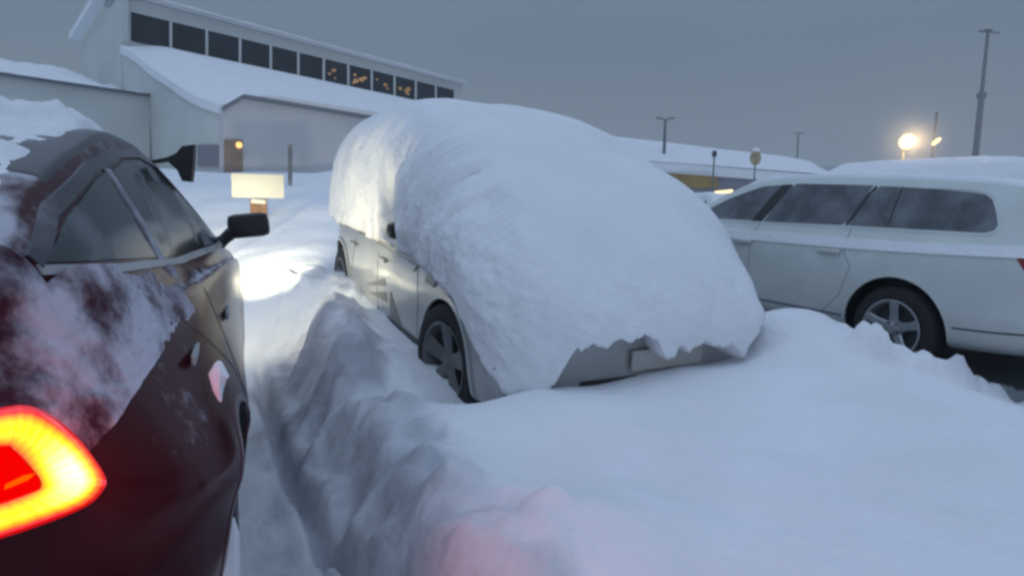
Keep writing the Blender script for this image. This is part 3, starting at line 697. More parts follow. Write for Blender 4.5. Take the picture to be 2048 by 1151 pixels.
# ------------------------------------------------------------------ the dark red car
RC_YAW = R(90+22.1)
HW = .965
RS = 3.70                                   # its centre, metres along the side line
c0 = RED_A*RS + RED_L*(HW-.01)
rc = empty('dark_red_car', (c0.x, c0.y, -.03), (0, 0, RC_YAW))
tag(rc, 'dark red car with lit ring-shaped tail light, rear dusted with snow, at left', 'car')
rcar = Car(-2.27, 2.10,
           w=[(-2.27, .60), (-2.22, .68), (-2.12, .76), (-1.9, .86), (-1.6, .93), (-1.2, .955), (-.6, .95), (0, .945), (.9, .95), (1.4, .95), (1.75, .88), (1.98, .72), (2.10, .50)],
           sill=[(-2.27, .40), (-2.1, .32), (-1.0, .24), (1.2, .21), (1.8, .24), (2.10, .34)],
           belt=[(-2.27, 1.10), (-2.1, 1.18), (-1.9, 1.235), (-1.6, 1.21), (-1.2, 1.18), (-.2, 1.17), (.2, 1.13), (.9, 1.05), (1.5, .95), (1.9, .80), (2.10, .68)],
           rail=[(-2.27, .40), (-2.1, .52), (-1.8, .505), (-1.4, .515), (-.8, .535), (-.5, .575), (0, .77), (.2, .80), (1.2, .78), (1.7, .66), (2.10, .30)],
           railz=[(-2.27, 1.13), (-2.1, 1.26), (-1.8, 1.41), (-1.4, 1.53), (-.8, 1.62), (-.5, 1.60), (0, 1.28), (.2, 1.17), (.9, 1.09), (1.5, .99), (1.9, .84), (2.10, .70)],
           top=[(-2.27, 1.15), (-2.1, 1.29), (-1.8, 1.45), (-1.4, 1.57), (-.8, 1.665), (-.5, 1.645), (0, 1.33), (.2, 1.21), (.9, 1.13), (1.5, 1.03), (1.9, .87), (2.10, .72)],
           by=[(-2.27, .45), (-2.0, .565), (-1.6, .655), (-1.2, .725), (-.8, .775), (-.2, .855), (.3, .89), (2.1, .90)],
           sy=[(-2.27, .58), (-2.2, .61), (-1.9, .68), (-1.5, .76), (-1.0, .83), (-.2, .905), (.3, .93), (2.1, .95)],
           sz=[(-2.27, .95), (-2.2, .965), (-1.9, 1.01), (-1.5, 1.04), (-1.0, 1.06), (-.2, 1.06), (.3, 1.03), (1.0, .95), (2.1, .62)])
rcar.body('body', M['red_dust'], rc, [(-1.36, .345, .39), (1.33, .345, .385)], n=130)
for sg in (-1, 1):
    rcar.patch('rear_side_window', [(-1.98, 1.275), (-1.27, 1.225), (-1.24, 1.49), (-1.4, 1.46), (-1.75, 1.36)], M['dark_glass'], rc, sg, .004)
    rcar.patch('front_side_window', [(-1.19, 1.215), (.02, 1.20), (-.02, 1.235), (-.20, 1.35), (-.47, 1.53), (-.62, 1.56), (-.94, 1.54), (-1.16, 1.50)], M['dark_glass'], rc, sg, .004)
    rcar.strip('window_frame', [(-2.0, 1.262), (-1.6, 1.225), (-1.0, 1.19), (.08, 1.185)], .022, M['rim'], rc, sg, .006)
    rcar.strip('window_frame', [(.08, 1.19), (-.18, 1.375), (-.45, 1.556), (-.62, 1.585), (-.95, 1.567), (-1.36, 1.50), (-1.78, 1.385), (-2.0, 1.28)], .032, M['roof_glass'], rc, sg, .008)
    rcar.strip('centre_pillar', [(-1.23, 1.21), (-1.20, 1.505)], .05, M['frosty' if sg < 0 else 'black'], rc, sg, .008)
    for sm in ([(-1.0, .34), (-1.0, 1.18)], [(.25, .34), (.29, .7), (.22, 1.1)], [(-.99, .62), (-1.10, .80), (-1.55, 1.15)]):
        rcar.strip('door_seam', sm, .008, M['black'], rc, sg, .001)
    rcar.patch('sill_cladding', [(-.94, .25), (.92, .23), (.92, .31), (-.94, .32)], M['black'], rc, sg, .004)
    for ax in (-1.36, 1.33):
        rcar.strip('wheel_arch_lip', [(ax+.40*math.cos(a), .345+.40*math.sin(a)) for a in np.linspace(-.1, math.pi+.1, 44)], .025, M['red_paint'], rc, sg, .003)
        wheel(rc, ax, sg*.80, .345, .345, .24, .225, sg, 5, M['rim_dark'], kind='blade')
    for hx_ in (-.75, -1.5):
        MB().box((hx_, sg*(rcar.side_y(hx_, .95)+.006), .95), (.20, .014, .03), bev=.005).build('door_handle', M['rim'], rc)
    b = MB(); b.tube([(.04, sg*.82, 1.16), (.03, sg*.87, 1.20), (.02, sg*.92, 1.245)], [.045, .03, .035])
    b.box((0, sg*.99, 1.275), (.15, .20, .12), Matrix.Rotation(sg*.10, 4, 'X'), bev=.035)
    b.build('mirror', M['black'], rc)
    MB().box((1.92, sg*.68, .80), (.12, .26, .10), Matrix.Rotation(-sg*.7, 4, 'Z'), bev=.03).build('headlight', M['head'], rc)
roof = roof_snow(rcar, -1.7, -.45, 'roof_glass', rc, .004, 9); roof.data.materials.clear(); roof.data.materials.append(M['roof_glass'])
V = []; Fc = []; nx_, ny_ = 90, 50
for i, x in enumerate(np.linspace(-2.12, -.58, nx_)):
    yr_, zr_, zt_ = float(rcar.rail(x)), float(rcar.railz(x)), float(rcar.top(x))
    for j, v in enumerate(np.linspace(-1, 1, ny_)):
        y = v*(yr_-.06); q = rcar.section(x)[40:]; z0_ = float(np.interp(abs(y), q[::-1, 0], q[::-1, 1]))
        ed = min(1, (1-abs(v))*5)**.6*min(1, i/6, (nx_-1-i)/6)**.6
        h = (.055+.10*float(fbm(x*2.6, y*2.6, 5, 97, .6)))*ed-.008
        V.append((x, y, z0_+h))
for i in range(nx_-1):
    for j in range(ny_-1): Fc.append((i*ny_+j, i*ny_+j+1, (i+1)*ny_+j+1, (i+1)*ny_+j))
obj('roof_snow', V, Fc, M['snow'], rc, True, 180)
ws = []
# windscreen
V = []; Fc = []
for i, x in enumerate(np.linspace(-.44, .12, 10)):
    yr_, zr_, zt_ = float(rcar.rail(x)), float(rcar.railz(x)), float(rcar.top(x))
    for j, y in enumerate(np.linspace(-1, 1, 13)): V.append((x+.004, y*yr_*.93, zt_+.006-(zt_-zr_)*abs(y)**2.2*.9))
for i in range(9):
    for j in range(12): Fc.append((i*13+j, i*13+j+1, (i+1)*13+j+1, (i+1)*13+j))
obj('windscreen', V, Fc, M['dark_glass'], rc)
inv0 = (Matrix.Translation((c0.x, c0.y, -.03)) @ Matrix.Rotation(RC_YAW, 4, 'Z')).inverted()
def rl(px, py, D): return inv0 @ at(px, py, D)
MB().prism([rl(*q, 3.25) for q in ((296, 322), (335, 314), (352, 306), (364, 292), (388, 289), (386, 330), (382, 364), (364, 362), (354, 340), (335, 323), (296, 329))], Vector((.03, -.01, 0))).build('dark_shape', M['black'], rc)  # unidentified dark shape beside the windscreen, built as a blade on an arm
q = rl(436, 752, 1.52); b = MB(); b.lathe([(0, .042), (.010, .034), (.021, .010), (.018, -.016), (.006, -.045), (0, -.05)], 14, 'z', q); b.v = [tuple(np.array(v)+np.array([.010, .006, .014])*(2*float(fbm(v[2]*60+v[0]*40, v[1]*55, 2, 5)))) for v in b.v]; b.build('snow_clump', M['snow'], rc)
# snow packed on the rear wheel
b = MB(); b.box((-1.62, -.86, .26), (.34, .12, .38), Matrix.Rotation(.5, 4, 'Y'), bev=.05); b.build('wheel_snow', M['snow'], rc)

# tail light: ring outline on the rear corner
inv = (Matrix.Translation((c0.x, c0.y, -.03)) @ Matrix.Rotation(RC_YAW, 4, 'Z')).inverted()
pl0 = at(190, 955, 1.23); pl1 = at(0, 950, 1.07)
dv = (pl1-pl0); dv.z = 0; nrm = Vector((-dv.y, dv.x, 0)).normalized()
if nrm.dot(-pl0) < 0: nrm = -nrm
nrm = (nrm+Vector((0, 0, .25))).normalized()
outer = [(-330, 965), (-280, 905), (-160, 858), (0, 830), (55, 826), (100, 846), (140, 880), (170, 918), (192, 955), (186, 978), (160, 1003), (100, 1030), (0, 1064), (-160, 1110), (-280, 1110), (-330, 1050)]
inner = [(-250, 990), (-220, 950), (-140, 915), (0, 892), (22, 898), (42, 915), (60, 935), (76, 955), (80, 968), (76, 978), (60, 985), (35, 994), (0, 1006), (-140, 1050), (-210, 1050), (-250, 1030)]
def resamp(P, n, k=6):
    Q = []
    m = len(P)
    for i in range(m):
        a, b, c, d = [np.array(P[(i+q) % m], float) for q in (-1, 0, 1, 2)]
        for j in range(k):
            t = j/k; Q.append(.5*((2*b)+(-a+c)*t+(2*a-5*b+4*c-d)*t*t+(-a+3*b-3*c+d)*t**3))
    return np.array(Q)
O = resamp(outer, 0); I = resamp(inner, 0)
def lens_pt(p, h=0): return inv @ (on_plane(p[0], p[1], pl0, nrm)+nrm*h)
V = []; Fc = []; att = []
cen = O.mean(0); rows = []
grow = cen+(O-cen)*1.13
for f_, A_, B_, h in ((0, grow, grow, -.13), (0, grow, grow, -.012), (0, O, O, .004), (.33, O, I, .014), (.66, O, I, .014), (1, O, I, .004)):
    rows.append([(A_[i]*(1-f_)+B_[i]*f_, h) for i in range(len(O))])
n = len(O)
for r_ in rows: V += [lens_pt(p, h) for p, h in r_]
for r_ in range(len(rows)-1):
    for k in range(n): Fc.append((r_*n+k, r_*n+(k+1) % n, (r_+1)*n+(k+1) % n, (r_+1)*n+k))
RD = mesh('tail_light', V, Fc)
RD.attributes.new('glow', 'FLOAT', 'POINT')
gl = []
for ri, base in enumerate((0, .10, .22, .8, .78, .20)):
    for k in range(n):
        p = rows[ri][k][0]; core = math.exp(-((p[0]-140)/60)**2-((p[1]-945)/55)**2)
        gl.append(base*(1+1.6*core)*(1+.09*math.sin(k*2.1)))
RD.attributes['glow'].data.foreach_set('value', gl)
m = bpy.data.materials.new('tail_light_glow'); m.use_nodes = True; t = m.node_tree; b_ = t.nodes['Principled BSDF']
b_.inputs['Base Color'].default_value = (.25, .004, .004, 1); b_.inputs['Roughness'].default_value = .2; b_.inputs['Coat Weight'].default_value = 1
an = N(t, 'ShaderNodeAttribute'); an.attribute_name = 'glow'
cr = N(t, 'ShaderNodeValToRGB'); ce = cr.color_ramp.elements
ce[0].position = 0; ce[0].color = (.25, 0, 0, 1); ce[1].position = 1; ce[1].color = (1, 1, .85, 1)
for p, c in ((.10, (.9, .0, .0)), (.26, (1, .55, 0)), (.40, (1, 1, 0)), (.62, (1, 1, .25))):
    k = ce.new(p); k.color = (*c, 1)
mp = N(t, 'ShaderNodeMapRange'); mp.inputs[2].default_value = 2.0
t.links.new(an.outputs['Fac'], mp.inputs[0]); t.links.new(mp.outputs[0], cr.inputs[0])
t.links.new(cr.outputs[0], b_.inputs['Emission Color']); b_.inputs['Emission Strength'].default_value = 1.15
fixn(RD)
tl = link('tail_light', RD, m, rc, True, 60)
lv = [lens_pt(p, .002) for p in I]+[lens_pt(p, -.03) for p in I]
obj('tail_light_reflector', lv, [tuple(range(n)), tuple(range(2*n-1, n-1, -1))]+[(k, (k+1) % n, n+(k+1) % n, n+k) for k in range(n)], emit('tail_red', (1, .0, .0), .95), tl)
MB().prism([lens_pt(p, .004) for p in ((5, 978), (8, 968), (45, 950), (66, 946), (50, 960))], inv.to_3x3() @ (nrm*.004)).build('reflector_glint', emit('glint', (1, .12, .0), 1.0), tl)
# the lamp's own light
ld = bpy.data.lights.new('tail_lamp', 'SPOT'); ld.energy = 14; ld.color = (1, .06, .07); ld.spot_size = R(66); ld.spot_blend = 1; ld.shadow_soft_size = .08
lo_ = bpy.data.objects.new('tail_lamp', ld); COL.objects.link(lo_)
pp = on_plane(150, 960, pl0, nrm)+nrm*.05
lo_.location = pp; lo_.rotation_euler = (at(1250, 1110, 2.05)-pp).to_track_quat('-Z', 'Y').to_euler()
gd = bpy.data.lights.new('tail_glow', 'POINT'); gd.energy = .8; gd.color = (1, .02, .03); gd.shadow_soft_size = .06
go_ = bpy.data.objects.new('tail_glow', gd); COL.objects.link(go_); go_.location = on_plane(215, 900, pl0, nrm)+nrm*.07
# headlights' own light
for off, s_, pw, size, bl, aim in ((.09, 1.9, 1900, 36, 1.0, 'pool'), (1.7, 2.2, 1300, 36, 1.0, (.16, .05, -.01)), (.09, 1.9, 20, 168, .5, (.5, .2, .2)), (.09, 1.9, 44, 94, .3, (1.05, -.15, .55))):
    q = RED_A*(RS+s_) + RED_L*off
    ld = bpy.data.lights.new('headlight_beam', 'SPOT'); ld.energy = pw; ld.color = (1, .90, .60); ld.spot_size = R(size); ld.spot_blend = bl; ld.shadow_soft_size = .06
    lo2 = bpy.data.objects.new('headlight_beam', ld); COL.objects.link(lo2); lo2.location = (q.x, q.y, .80)
    lo2.rotation_euler = ((at(560, 458, 10.8)-lo2.location) if aim == 'pool' else RED_A+Vector(aim)).to_track_quat('-Z', 'Y').to_euler()
# snow lying on the tail of the red car: sheets following the bodywork
def tail_snow():
    V = []; Fc = []; nx_, nj = 190, 80
    X = np.linspace(-2.265, -.55, nx_)
    for i, x in enumerate(X):
        q = rcar.section(x); L = np.concatenate([[0], np.cumsum(np.hypot(*(np.diff(q, axis=0).T)))])
        la, lb = L[20]-.03-.04*float(sstep(-1.6, -2.1, x)), (L[30]+.02 if x > -2.02 else L[30]+(L[-1]-L[30])*.9*sstep(-2.0, -2.12, x))
        t_ = np.linspace(0, 1, nj); Ls = la+(lb-la)*t_
        yy = np.interp(Ls, L, q[:, 0]); zz = np.interp(Ls, L, q[:, 1])
        for j in range(nj):
            c_ = float(fbm(x*3.4+2, Ls[j]*4.5, 6, 91, .6))
            lim = .22*sstep(-1.5, -2.0, x)+.36-.85*sstep(-1.45, -.9, x)-.25*(1-sstep(0, .12, t_[j]))-.15*sstep(.85, 1, t_[j])
            h = .010*np.clip(max((c_+lim)*3, -1+1.3*float((1-sstep(-1.7, -1.5, x))*sstep(0, .15, t_[j])*(1-sstep(.85, 1, t_[j])))), -1, 1.6)
            dy, dz = (yy[min(j+1, nj-1)]-yy[max(j-1, 0)]), (zz[min(j+1, nj-1)]-zz[max(j-1, 0)]); Ln = math.hypot(dy, dz)+1e-9
            V.append((x, -(yy[j]+h*dz/Ln), zz[j]-h*dy/Ln))
    for i in range(nx_-1):
        for j in range(nj-1): Fc.append((i*nj+j, i*nj+j+1, (i+1)*nj+j+1, (i+1)*nj+j))
    return obj('tailgate_snow', V, Fc, M['powder'], rc, True, 180)
tail_snow()

# ------------------------------------------------------------------ the hall with the window band
P0 = at(262, 100, 33.0); FD = Vector((.679, .734, 0)); FN = Vector((.734, -.679, 0))   # along the facade; towards the photographer
def fac(px, py, t=0): return on_plane(px, py, P0+FN*t, FN)
hall = empty('hall_building', (P0.x, P0.y, 1.2))
tag(hall, 'white hall with a band of dark high windows above a snow-covered lower roof', 'building')
def hp(name, mb, mat, parent=hall, **k):
    o = mb.build(name, mat, parent, **k); o.matrix_parent_inverse = Matrix.Translation(parent.location).inverted() if parent is hall else Matrix.Identity(4)
    return o
TH = FN*-.3
def wallpoly(pts, t=0, th=-.3): return MB().prism([fac(x, y, t) for x, y in pts], FN*th)
# upper wall: from its left corner to the far end
xl, xr = 243, 925
corner_top = fac(xl, -15); far_top = fac(xr, 168)
b = MB(); b.prism([fac(xl, -15), fac(xr, 168), fac(xr, 260), fac(xl, 260)], FN*-.3)
hp('wall', b, M['wall'])
# snow lip along the roof edge
b = MB(); A0, A1 = fac(xl-3, -18), fac(xr, 165)
b.prism([A0+FN*.35, A1+FN*.35, A1+FN*.35+Vector((0, 0, -.22)), A0+FN*.35+Vector((0, 0, -.22))], FN*-3)
hp('roof_edge', b, M['wall2'])
def ridge_strip(a, b2, w, h, name, seed, par=None):
    V = []; Fc = []; nn = 60
    for i in range(nn+1):
        p = a.lerp(b2, i/nn); hh = h*(.55+.9*abs(float(fbm(i*.35, 0, 3, seed)))); 
        for (q, z) in ((0, -.02), (.03, hh*.7), (.12, hh), (w, hh*.9), (w, -.02)): V.append(p-FN*q+Vector((0, 0, z)))
    for i in range(nn):
        for j in range(5): Fc.append((i*5+j, i*5+(j+1) % 5, (i+1)*5+(j+1) % 5, (i+1)*5+j))
    Fc += [tuple(range(5)), tuple(nn*5+j for j in range(5))]
    o = obj(name, V, Fc, M['snow'], hall); o.matrix_parent_inverse = Matrix.Translation(hall.location).inverted(); return o
ridge_strip(A0+FN*.36, A1+FN*.36, 3.2, .09, 'roof_snow', 5)
# windows
wx = [262, 342, 414, 480.5, 542, 597, 648, 697, 744, 789.5, 832, 872, 910]
top = lambda x: 24+(x-262)*.242; bot = lambda x: 79+(x-262)*.2155
for i in range(12):
    g = 5.2*(1-i*.033) if i else 0; g2 = 5.2*(1-i*.033)
    x0, x1 = wx[i]+(g/2 if i else 0), wx[i+1]-(g2/2 if i < 11 else 0)
    fr = hp('window', wallpoly([(x0, top(x0)), (x1, top(x1)), (x1, bot(x1)+3), (x0, bot(x0)+3)], .025, -.02), M['win'])
    if 6 <= i <= 9:                        # lamps seen burning inside
        b = MB()
        for k in range(5):
            u = x0+(x1-x0)*random.uniform(.15, .85); v = top(u)+(bot(u)-top(u))*random.uniform(.35, .85); p = fac(u, v, .035); r_ = random.uniform(.05, .13)
            b.prism([p+FD*(r_*1.6*math.cos(a))+Vector((0, 0, r_*math.sin(a))) for a in np.linspace(0, 2*math.pi, 9)[:-1]], FN*.01)
        lm = b.build('inside_light', emit('inside_light', (1, .62, .30), .22+.08*(i == 7)), fr)
        lm.matrix_parent_inverse = Matrix.Identity(4)
for i in range(13):                        # posts proud of the glass
    x = wx[i]; w_ = 5.2*(1-i*.033)*.5
    if i == 0: a_, b2 = x-4, x-1
    else: a_, b2 = x-w_, x+w_
    hp('window_post', wallpoly([(a_, top(x)-1), (b2, top(x)-1), (b2, bot(x)+2), (a_, bot(x)+2)], .09, -.1), M['wall'])
# side wall with a falling roof edge
SN = -FD                                    # side wall normal, looks left
K = fac(xl, 100)
def sid(px, py): return on_plane(px, py, K, SN)
b = MB(); b.prism([sid(xl, -17), sid(172, 83), sid(165, 100), sid(150, 330), sid(xl, 330)], FD*.3); hp('side_wall', b, M['wall'])
b = MB(); a0, a1 = sid(248, -52), sid(160, 83)
up = Vector((0, 0, .38))
b.prism([a0, a1, a1+up*.75, a0+up], -SN*-.5); hp('verge_snow', b, M['snow'])
# lean-to: its side wall comes towards the photographer below the curving snow edge
b = MB(); edge = [(246, 96), (275, 113), (292, 128), (310, 143), (345, 165), (370, 183), (400, 200), (445, 215)]
b.prism([sid(xl-1, 94)]+[sid(x, y) for x, y in edge]+[sid(455, 345), sid(xl-1, 345)], FD*.3); hp('side_wall', b, M['wall'])
TF = (sid(452, 250)-P0).dot(FN)             # how far the lean-to's front stands out
# its snow-laden roof
E = [sid(x, y) for x, y in edge]
nE = 26; V = []; Fc = []
tt = np.linspace(0, len(E)-1, nE)
Ei = [E[int(min(t_, len(E)-1.001))].lerp(E[int(min(t_, len(E)-1.001))+1], t_-int(min(t_, len(E)-1.001))) for t_ in tt]
nu = 60
wL = fac(300, 150, TF); 
for i, p in enumerate(Ei):
    f_ = i/(nE-1)
    for k in range(nu+1):
        s_ = 24*(k/nu); q = p+FD*(s_-.12)
        front_z = fac(486, 186, TF).z+(fac(720, 226, TF).z-fac(486, 186, TF).z)*(s_-2.0)/9.0
        back = fac(262, 81, 0).z+(fac(910, 222, 0).z-fac(262, 81, 0).z)*s_/23.0-.12
        u = sstep(0, 2.2, s_)
        zt = (1-f_)*(back+.05-.0*s_)+f_*front_z
        z = p.z*(1-u)+zt*u
        z += .10+.14*float(fbm(s_*.6, f_*4, 3, 23))*min(1, s_)*math.sin(math.pi*min(1, f_*1.2+.05))
        V.append((q.x, q.y, z))
m_ = nu+1
V2 = [(x, y, z-.35) for x, y, z in V]; nV = len(V); Vall = V+V2
for i in range(nE-1):
    for k in range(nu):
        Fc.append((i*m_+k, i*m_+k+1, (i+1)*m_+k+1, (i+1)*m_+k)); Fc.append((nV+i*m_+k, nV+(i+1)*m_+k, nV+(i+1)*m_+k+1, nV+i*m_+k+1))
ringi = [k for k in range(nu)]+[i*m_+nu for i in range(nE-1)]+[(nE-1)*m_+k for k in range(nu, 0, -1)]+[i*m_ for i in range(nE-1, 0, -1)]
for a_ in range(len(ringi)): b2 = (a_+1) % len(ringi); Fc.append((ringi[a_], ringi[b2], nV+ringi[b2], nV+ringi[a_]))
o = obj('lean_to_roof_snow', Vall, Fc, M['snow'], hall, True, 60); o.matrix_parent_inverse = Matrix.Translation(hall.location).inverted()
hp('front_wall', wallpoly([(446, 214), (486, 192), (600, 210), (760, 238), (860, 254), (860, 420), (446, 420)], TF+.05), M['wall2'])
b = MB()
for a_, c_ in (((444, 213), (486, 189)), ((486, 189), (860, 252))):
    p, q = fac(*a_, TF+.1), fac(*c_, TF+.1); b.prism([p, q, q+Vector((0, 0, -.16)), p+Vector((0, 0, -.16))], FN*.12)
hp('eaves_board', b, M['trim'])
# door and window low in the side wall
dw = hp('door', MB().prism([on_plane(x, y, fac(446, 300, TF+.06), FN) for x, y in ((448, 279), (484, 279), (484, 345), (448, 345))], FN*.08), M['door'])
lp = on_plane(478, 290, fac(446, 300, TF+.16), FN)
b = MB().lathe([(0, .12), (.09, .09), (.12, 0), (.09, -.09), (0, -.12)], 12, 'z', lp); hp('wall_lamp', b, M['warm'])
hp('low_window', MB().prism([sid(x, y)+SN*.03 for x, y in ((399, 290), (438, 290), (438, 332), (399, 332))], SN*.05), M['mauve'])
# left wing with snow on its flat roof
wing = [(-160, 122), (0, 146), (150, 168), (300, 189)]
WT = (sid(300, 230)-P0).dot(FN)
hp('wing_wall', wallpoly([(-160, 122), (300, 189), (300, 360), (-160, 360)], WT), M['wall'])
b = MB(); p, q = fac(-160, 121, WT+.05), fac(300, 188, WT+.05); b.prism([p, q, q+Vector((0, 0, -.14)), p+Vector((0, 0, -.14))], FN*.1); hp('eaves_board', b, M['trim'])
V = []; Fc = []; nu2, nv2 = 60, 16
pL, pR = fac(-160, 120, WT+.25), fac(302, 187, WT+.25)
for i in range(nu2+1):
    for j in range(nv2+1):
        p = pL.lerp(pR, i/nu2)-FN*(j/nv2*7.5); h = .12+1.45*sstep(0, 1, j/nv2)*(1-.45*sstep(.75, 1, i/nu2))+.25*float(fbm(i*.15, j*.4, 3, 27)); h = h if j else -.02
        V.append((p.x, p.y, p.z+h))
for i in range(nu2):
    for j in range(nv2): Fc.append((i*(nv2+1)+j, i*(nv2+1)+j+1, (i+1)*(nv2+1)+j+1, (i+1)*(nv2+1)+j))
o = obj('wing_roof_snow', V, Fc, M['snow'], hall, True, 80); o.matrix_parent_inverse = Matrix.Translation(hall.location).inverted()

# ------------------------------------------------------------------ small things on the left
def gpost(name, px, py_top, py_bot, D, r, mat, label, cat, n=10):
    a = at(px[1], py_bot, D); z0 = gz(a.x, a.y)-.2; tp = at(px[0], py_top, D)
    o = empty(name, (a.x, a.y, a.z)); tag(o, label, cat)
    b = MB().tube([(0, 0, min(z0-a.z, 0)), (tp.x-a.x, 0, tp.z-a.z)], r, n); b.build('post', mat, o)
    return o, tp-a
# white notice board on a brown post
c = at(516, 372, 11); base = at(516, 434, 11)
sg_ = empty('notice_board', (c.x, c.y, gz(c.x, c.y)), (0, 0, R(20))); tag(sg_, 'blank white rectangular board on a short brown post, lit by the headlights', 'sign')
zb = c.z-sg_.location.z
MB().box((0, 0, zb), (.80, .035, .385), bev=.006).build('board', M['board'], sg_)
MB().box((.0, .045, (zb-.19)/2-.05), (.26, .16, zb-.12), bev=.01).build('post', M['wood'], sg_)
MB().box((.0, -.03, zb-.25), (.22, .03, .07), Matrix.Rotation(.08, 4, 'Y'), bev=.01).build('label_plate', M['board'], sg_)
pb_, _ = gpost('marker_pole', (580, 580), 289, 376, 16, .048, M['pole'], 'plain dark pole standing in the snow bank in front of the hall', 'pole')
# dark shape beyond the windscreen: built as a piece of the red car
# ------------------------------------------------------------------ far right
# low building with snow roof
LB = at(1300, 330, 42); LD = Vector((.93, .37, 0)).normalized(); LN = Vector((LD.y, -LD.x, 0))
lowb = empty('low_building', (LB.x, LB.y, 1.4)); tag(lowb, 'long low grey building with a yellow panel and a deep snow roof, beyond the cars', 'building')
def lpl(px, py, t=0): return on_plane(px, py, LB+LN*t, LN)
def lpart(name, mb, mat, **k):
    o = mb.build(name, mat, lowb, **k); o.matrix_parent_inverse = Matrix.Translation(lowb.location).inverted(); return o
lpart('wall', MB().prism([lpl(x, y) for x, y in ((1150, 310), (1290, 324), (1660, 352), (1660, 420), (1150, 420))], LN*-.3), M['mauve'])
lpart('yellow_panel', MB().prism([lpl(x, y, .06) for x, y in ((1300, 341), (1437, 344), (1437, 376), (1300, 376))], LN*-.05), M['yellow'])
lpart('ledge_snow', MB().prism([lpl(x, y, .5) for x, y in ((1296, 330), (1437, 335), (1437, 343), (1300, 341))], LN*-.45), M['snow'])
lpart('eaves_board', MB().prism([lpl(x, y, .15) for x, y in ((1285, 321), (1400, 329), (1660, 349), (1660, 353), (1400, 333), (1285, 325))], LN*-.14), M['trim'])
V = []; Fc = []
el = [(1150, 310), (1290, 323), (1400, 331), (1520, 341), (1665, 352)]; sk = [(1150, 262), (1215, 271), (1330, 284), (1450, 299), (1560, 311), (1620, 322), (1665, 350)]
nu3, nv3 = 70, 14
for i in range(nu3+1):
    px = 1150+(1665-1150)*i/nu3
    ye = np.interp(px, [e_[0] for e_ in el], [e_[1] for e_ in el]); ys_ = np.interp(px, [e_[0] for e_ in sk], [e_[1] for e_ in sk])
    a_ = lpl(px, ye, .2); bk = lpl(px, ys_, -7)
    for j in range(nv3+1):
        f_ = j/nv3; p = a_.lerp(bk, f_); V.append((p.x, p.y, p.z+math.sin(f_*math.pi)*.15+.1*float(fbm(i*.2, j*.3, 3, 43))*math.sin(f_*math.pi)))
for i in range(nu3):
    for j in range(nv3): Fc.append((i*(nv3+1)+j, i*(nv3+1)+j+1, (i+1)*(nv3+1)+j+1, (i+1)*(nv3+1)+j))
V2 = [(x, y, z-.6) for x, y, z in V]; nV = len(V); F2 = [tuple(nV+q for q in f_[::-1]) for f_ in Fc]; m_ = nv3+1
ringi = [k for k in range(nv3)]+[i*m_+nv3 for i in range(nu3)]+[nu3*m_+k for k in range(nv3, 0, -1)]+[i*m_ for i in range(nu3, 0, -1)]
F3 = [(ringi[a_], ringi[(a_+1) % len(ringi)], nV+ringi[(a_+1) % len(ringi)], nV+ringi[a_]) for a_ in range(len(ringi))]
o = obj('roof_snow', V+V2, Fc+F2+F3, M['snow'], lowb, True, 60); o.matrix_parent_inverse = Matrix.Translation(lowb.location).inverted()

# snow-laden shed roof behind the estate
def snowy_shed():
    o = empty('snowy_shed', at(1900, 400, 26)); tag(o, 'grey shed with a broad snow-covered roof behind the white estate car', 'building')
    o.location.z = 1.2; mi = Matrix.Translation(o.location).inverted()
    sk = [(1712, 349), (1745, 331), (1775, 321), (1830, 318), (1900, 314), (1960, 313), (1990, 311), (2048, 318), (2200, 330), (2400, 345)]
    V = []; Fc = []; nn = 90; dep = [(-2.5, -.9), (-2.3, -.35), (-1.2, -.12), (0, 0), (3, .05), (6, -.5)]
    for i in range(nn+1):
        px = 1712+(2400-1712)*i/nn; py = np.interp(px, [s_[0] for s_ in sk], [s_[1] for s_ in sk])
        for dd, dz in dep:
            p = at(px, py, 26); V.append((p.x*(1), 26+dd, p.z+dz+.08*float(fbm(i*.3, dd, 3, 47))))
    m_ = len(dep)
    for i in range(nn):
        for j in range(m_-1): Fc.append((i*m_+j, i*m_+j+1, (i+1)*m_+j+1, (i+1)*m_+j))
        Fc.append((i*m_, (i+1)*m_, (i+1)*m_+m_-1, i*m_+m_-1))
    Fc += [tuple(range(m_)), tuple(nn*m_+j for j in range(m_))]
    q = obj('roof_snow', V, Fc, M['snow'], o, True, 60); q.matrix_parent_inverse = mi
    a, b = at(1745, 380, 26), at(2350, 380, 26)
    w_ = MB().box(((a.x+b.x)/2, 27.0, 1.3), (b.x-a.x, 5.5, 2.0)).build('wall', M['mauve'], o); w_.matrix_parent_inverse = mi
snowy_shed()

# lamps, mast, road sign
def pole_base(px, py, D):
    p = at(px, py, D); return p
def twin_lamp():
    D = 45; b0 = at(1327, 330, D); t0 = at(1331, 238, D)
    o = empty('street_lamp', b0); tag(o, 'unlit street lamp with two short arms above the low building', 'street lamp')
    t = t0-b0
    MB().tube([(0, 0, -3), (t.x*.5, 0, t.z*.5), (t.x, 0, t.z)], [.12, .11, .08]).build('post', M['pole'], o)
    for sg in (-1, 1):
        b = MB().tube([(t.x, 0, t.z-.05), (t.x+sg*.35, 0, t.z+.05)], .05); b.box((t.x+sg*.42, 0, t.z+.04), (.42, .25, .10), bev=.03)
        b.build('lamp_head', M['pole'], o)
twin_lamp()
def short_post():
    D = 40; b0 = at(1427, 338, D); t0 = at(1427, 304, D); o = empty('bollard_light', b0); tag(o, 'short dark post with a boxy head by the low building', 'post'); z = t0.z-b0.z
    MB().tube([(0, 0, -2.5), (0, 0, z-.2)], .05).build('post', M['pole'], o)
    MB().box((0, 0, z-.1), (.24, .24, .34), bev=.04).build('head', M['black'], o)
short_post()
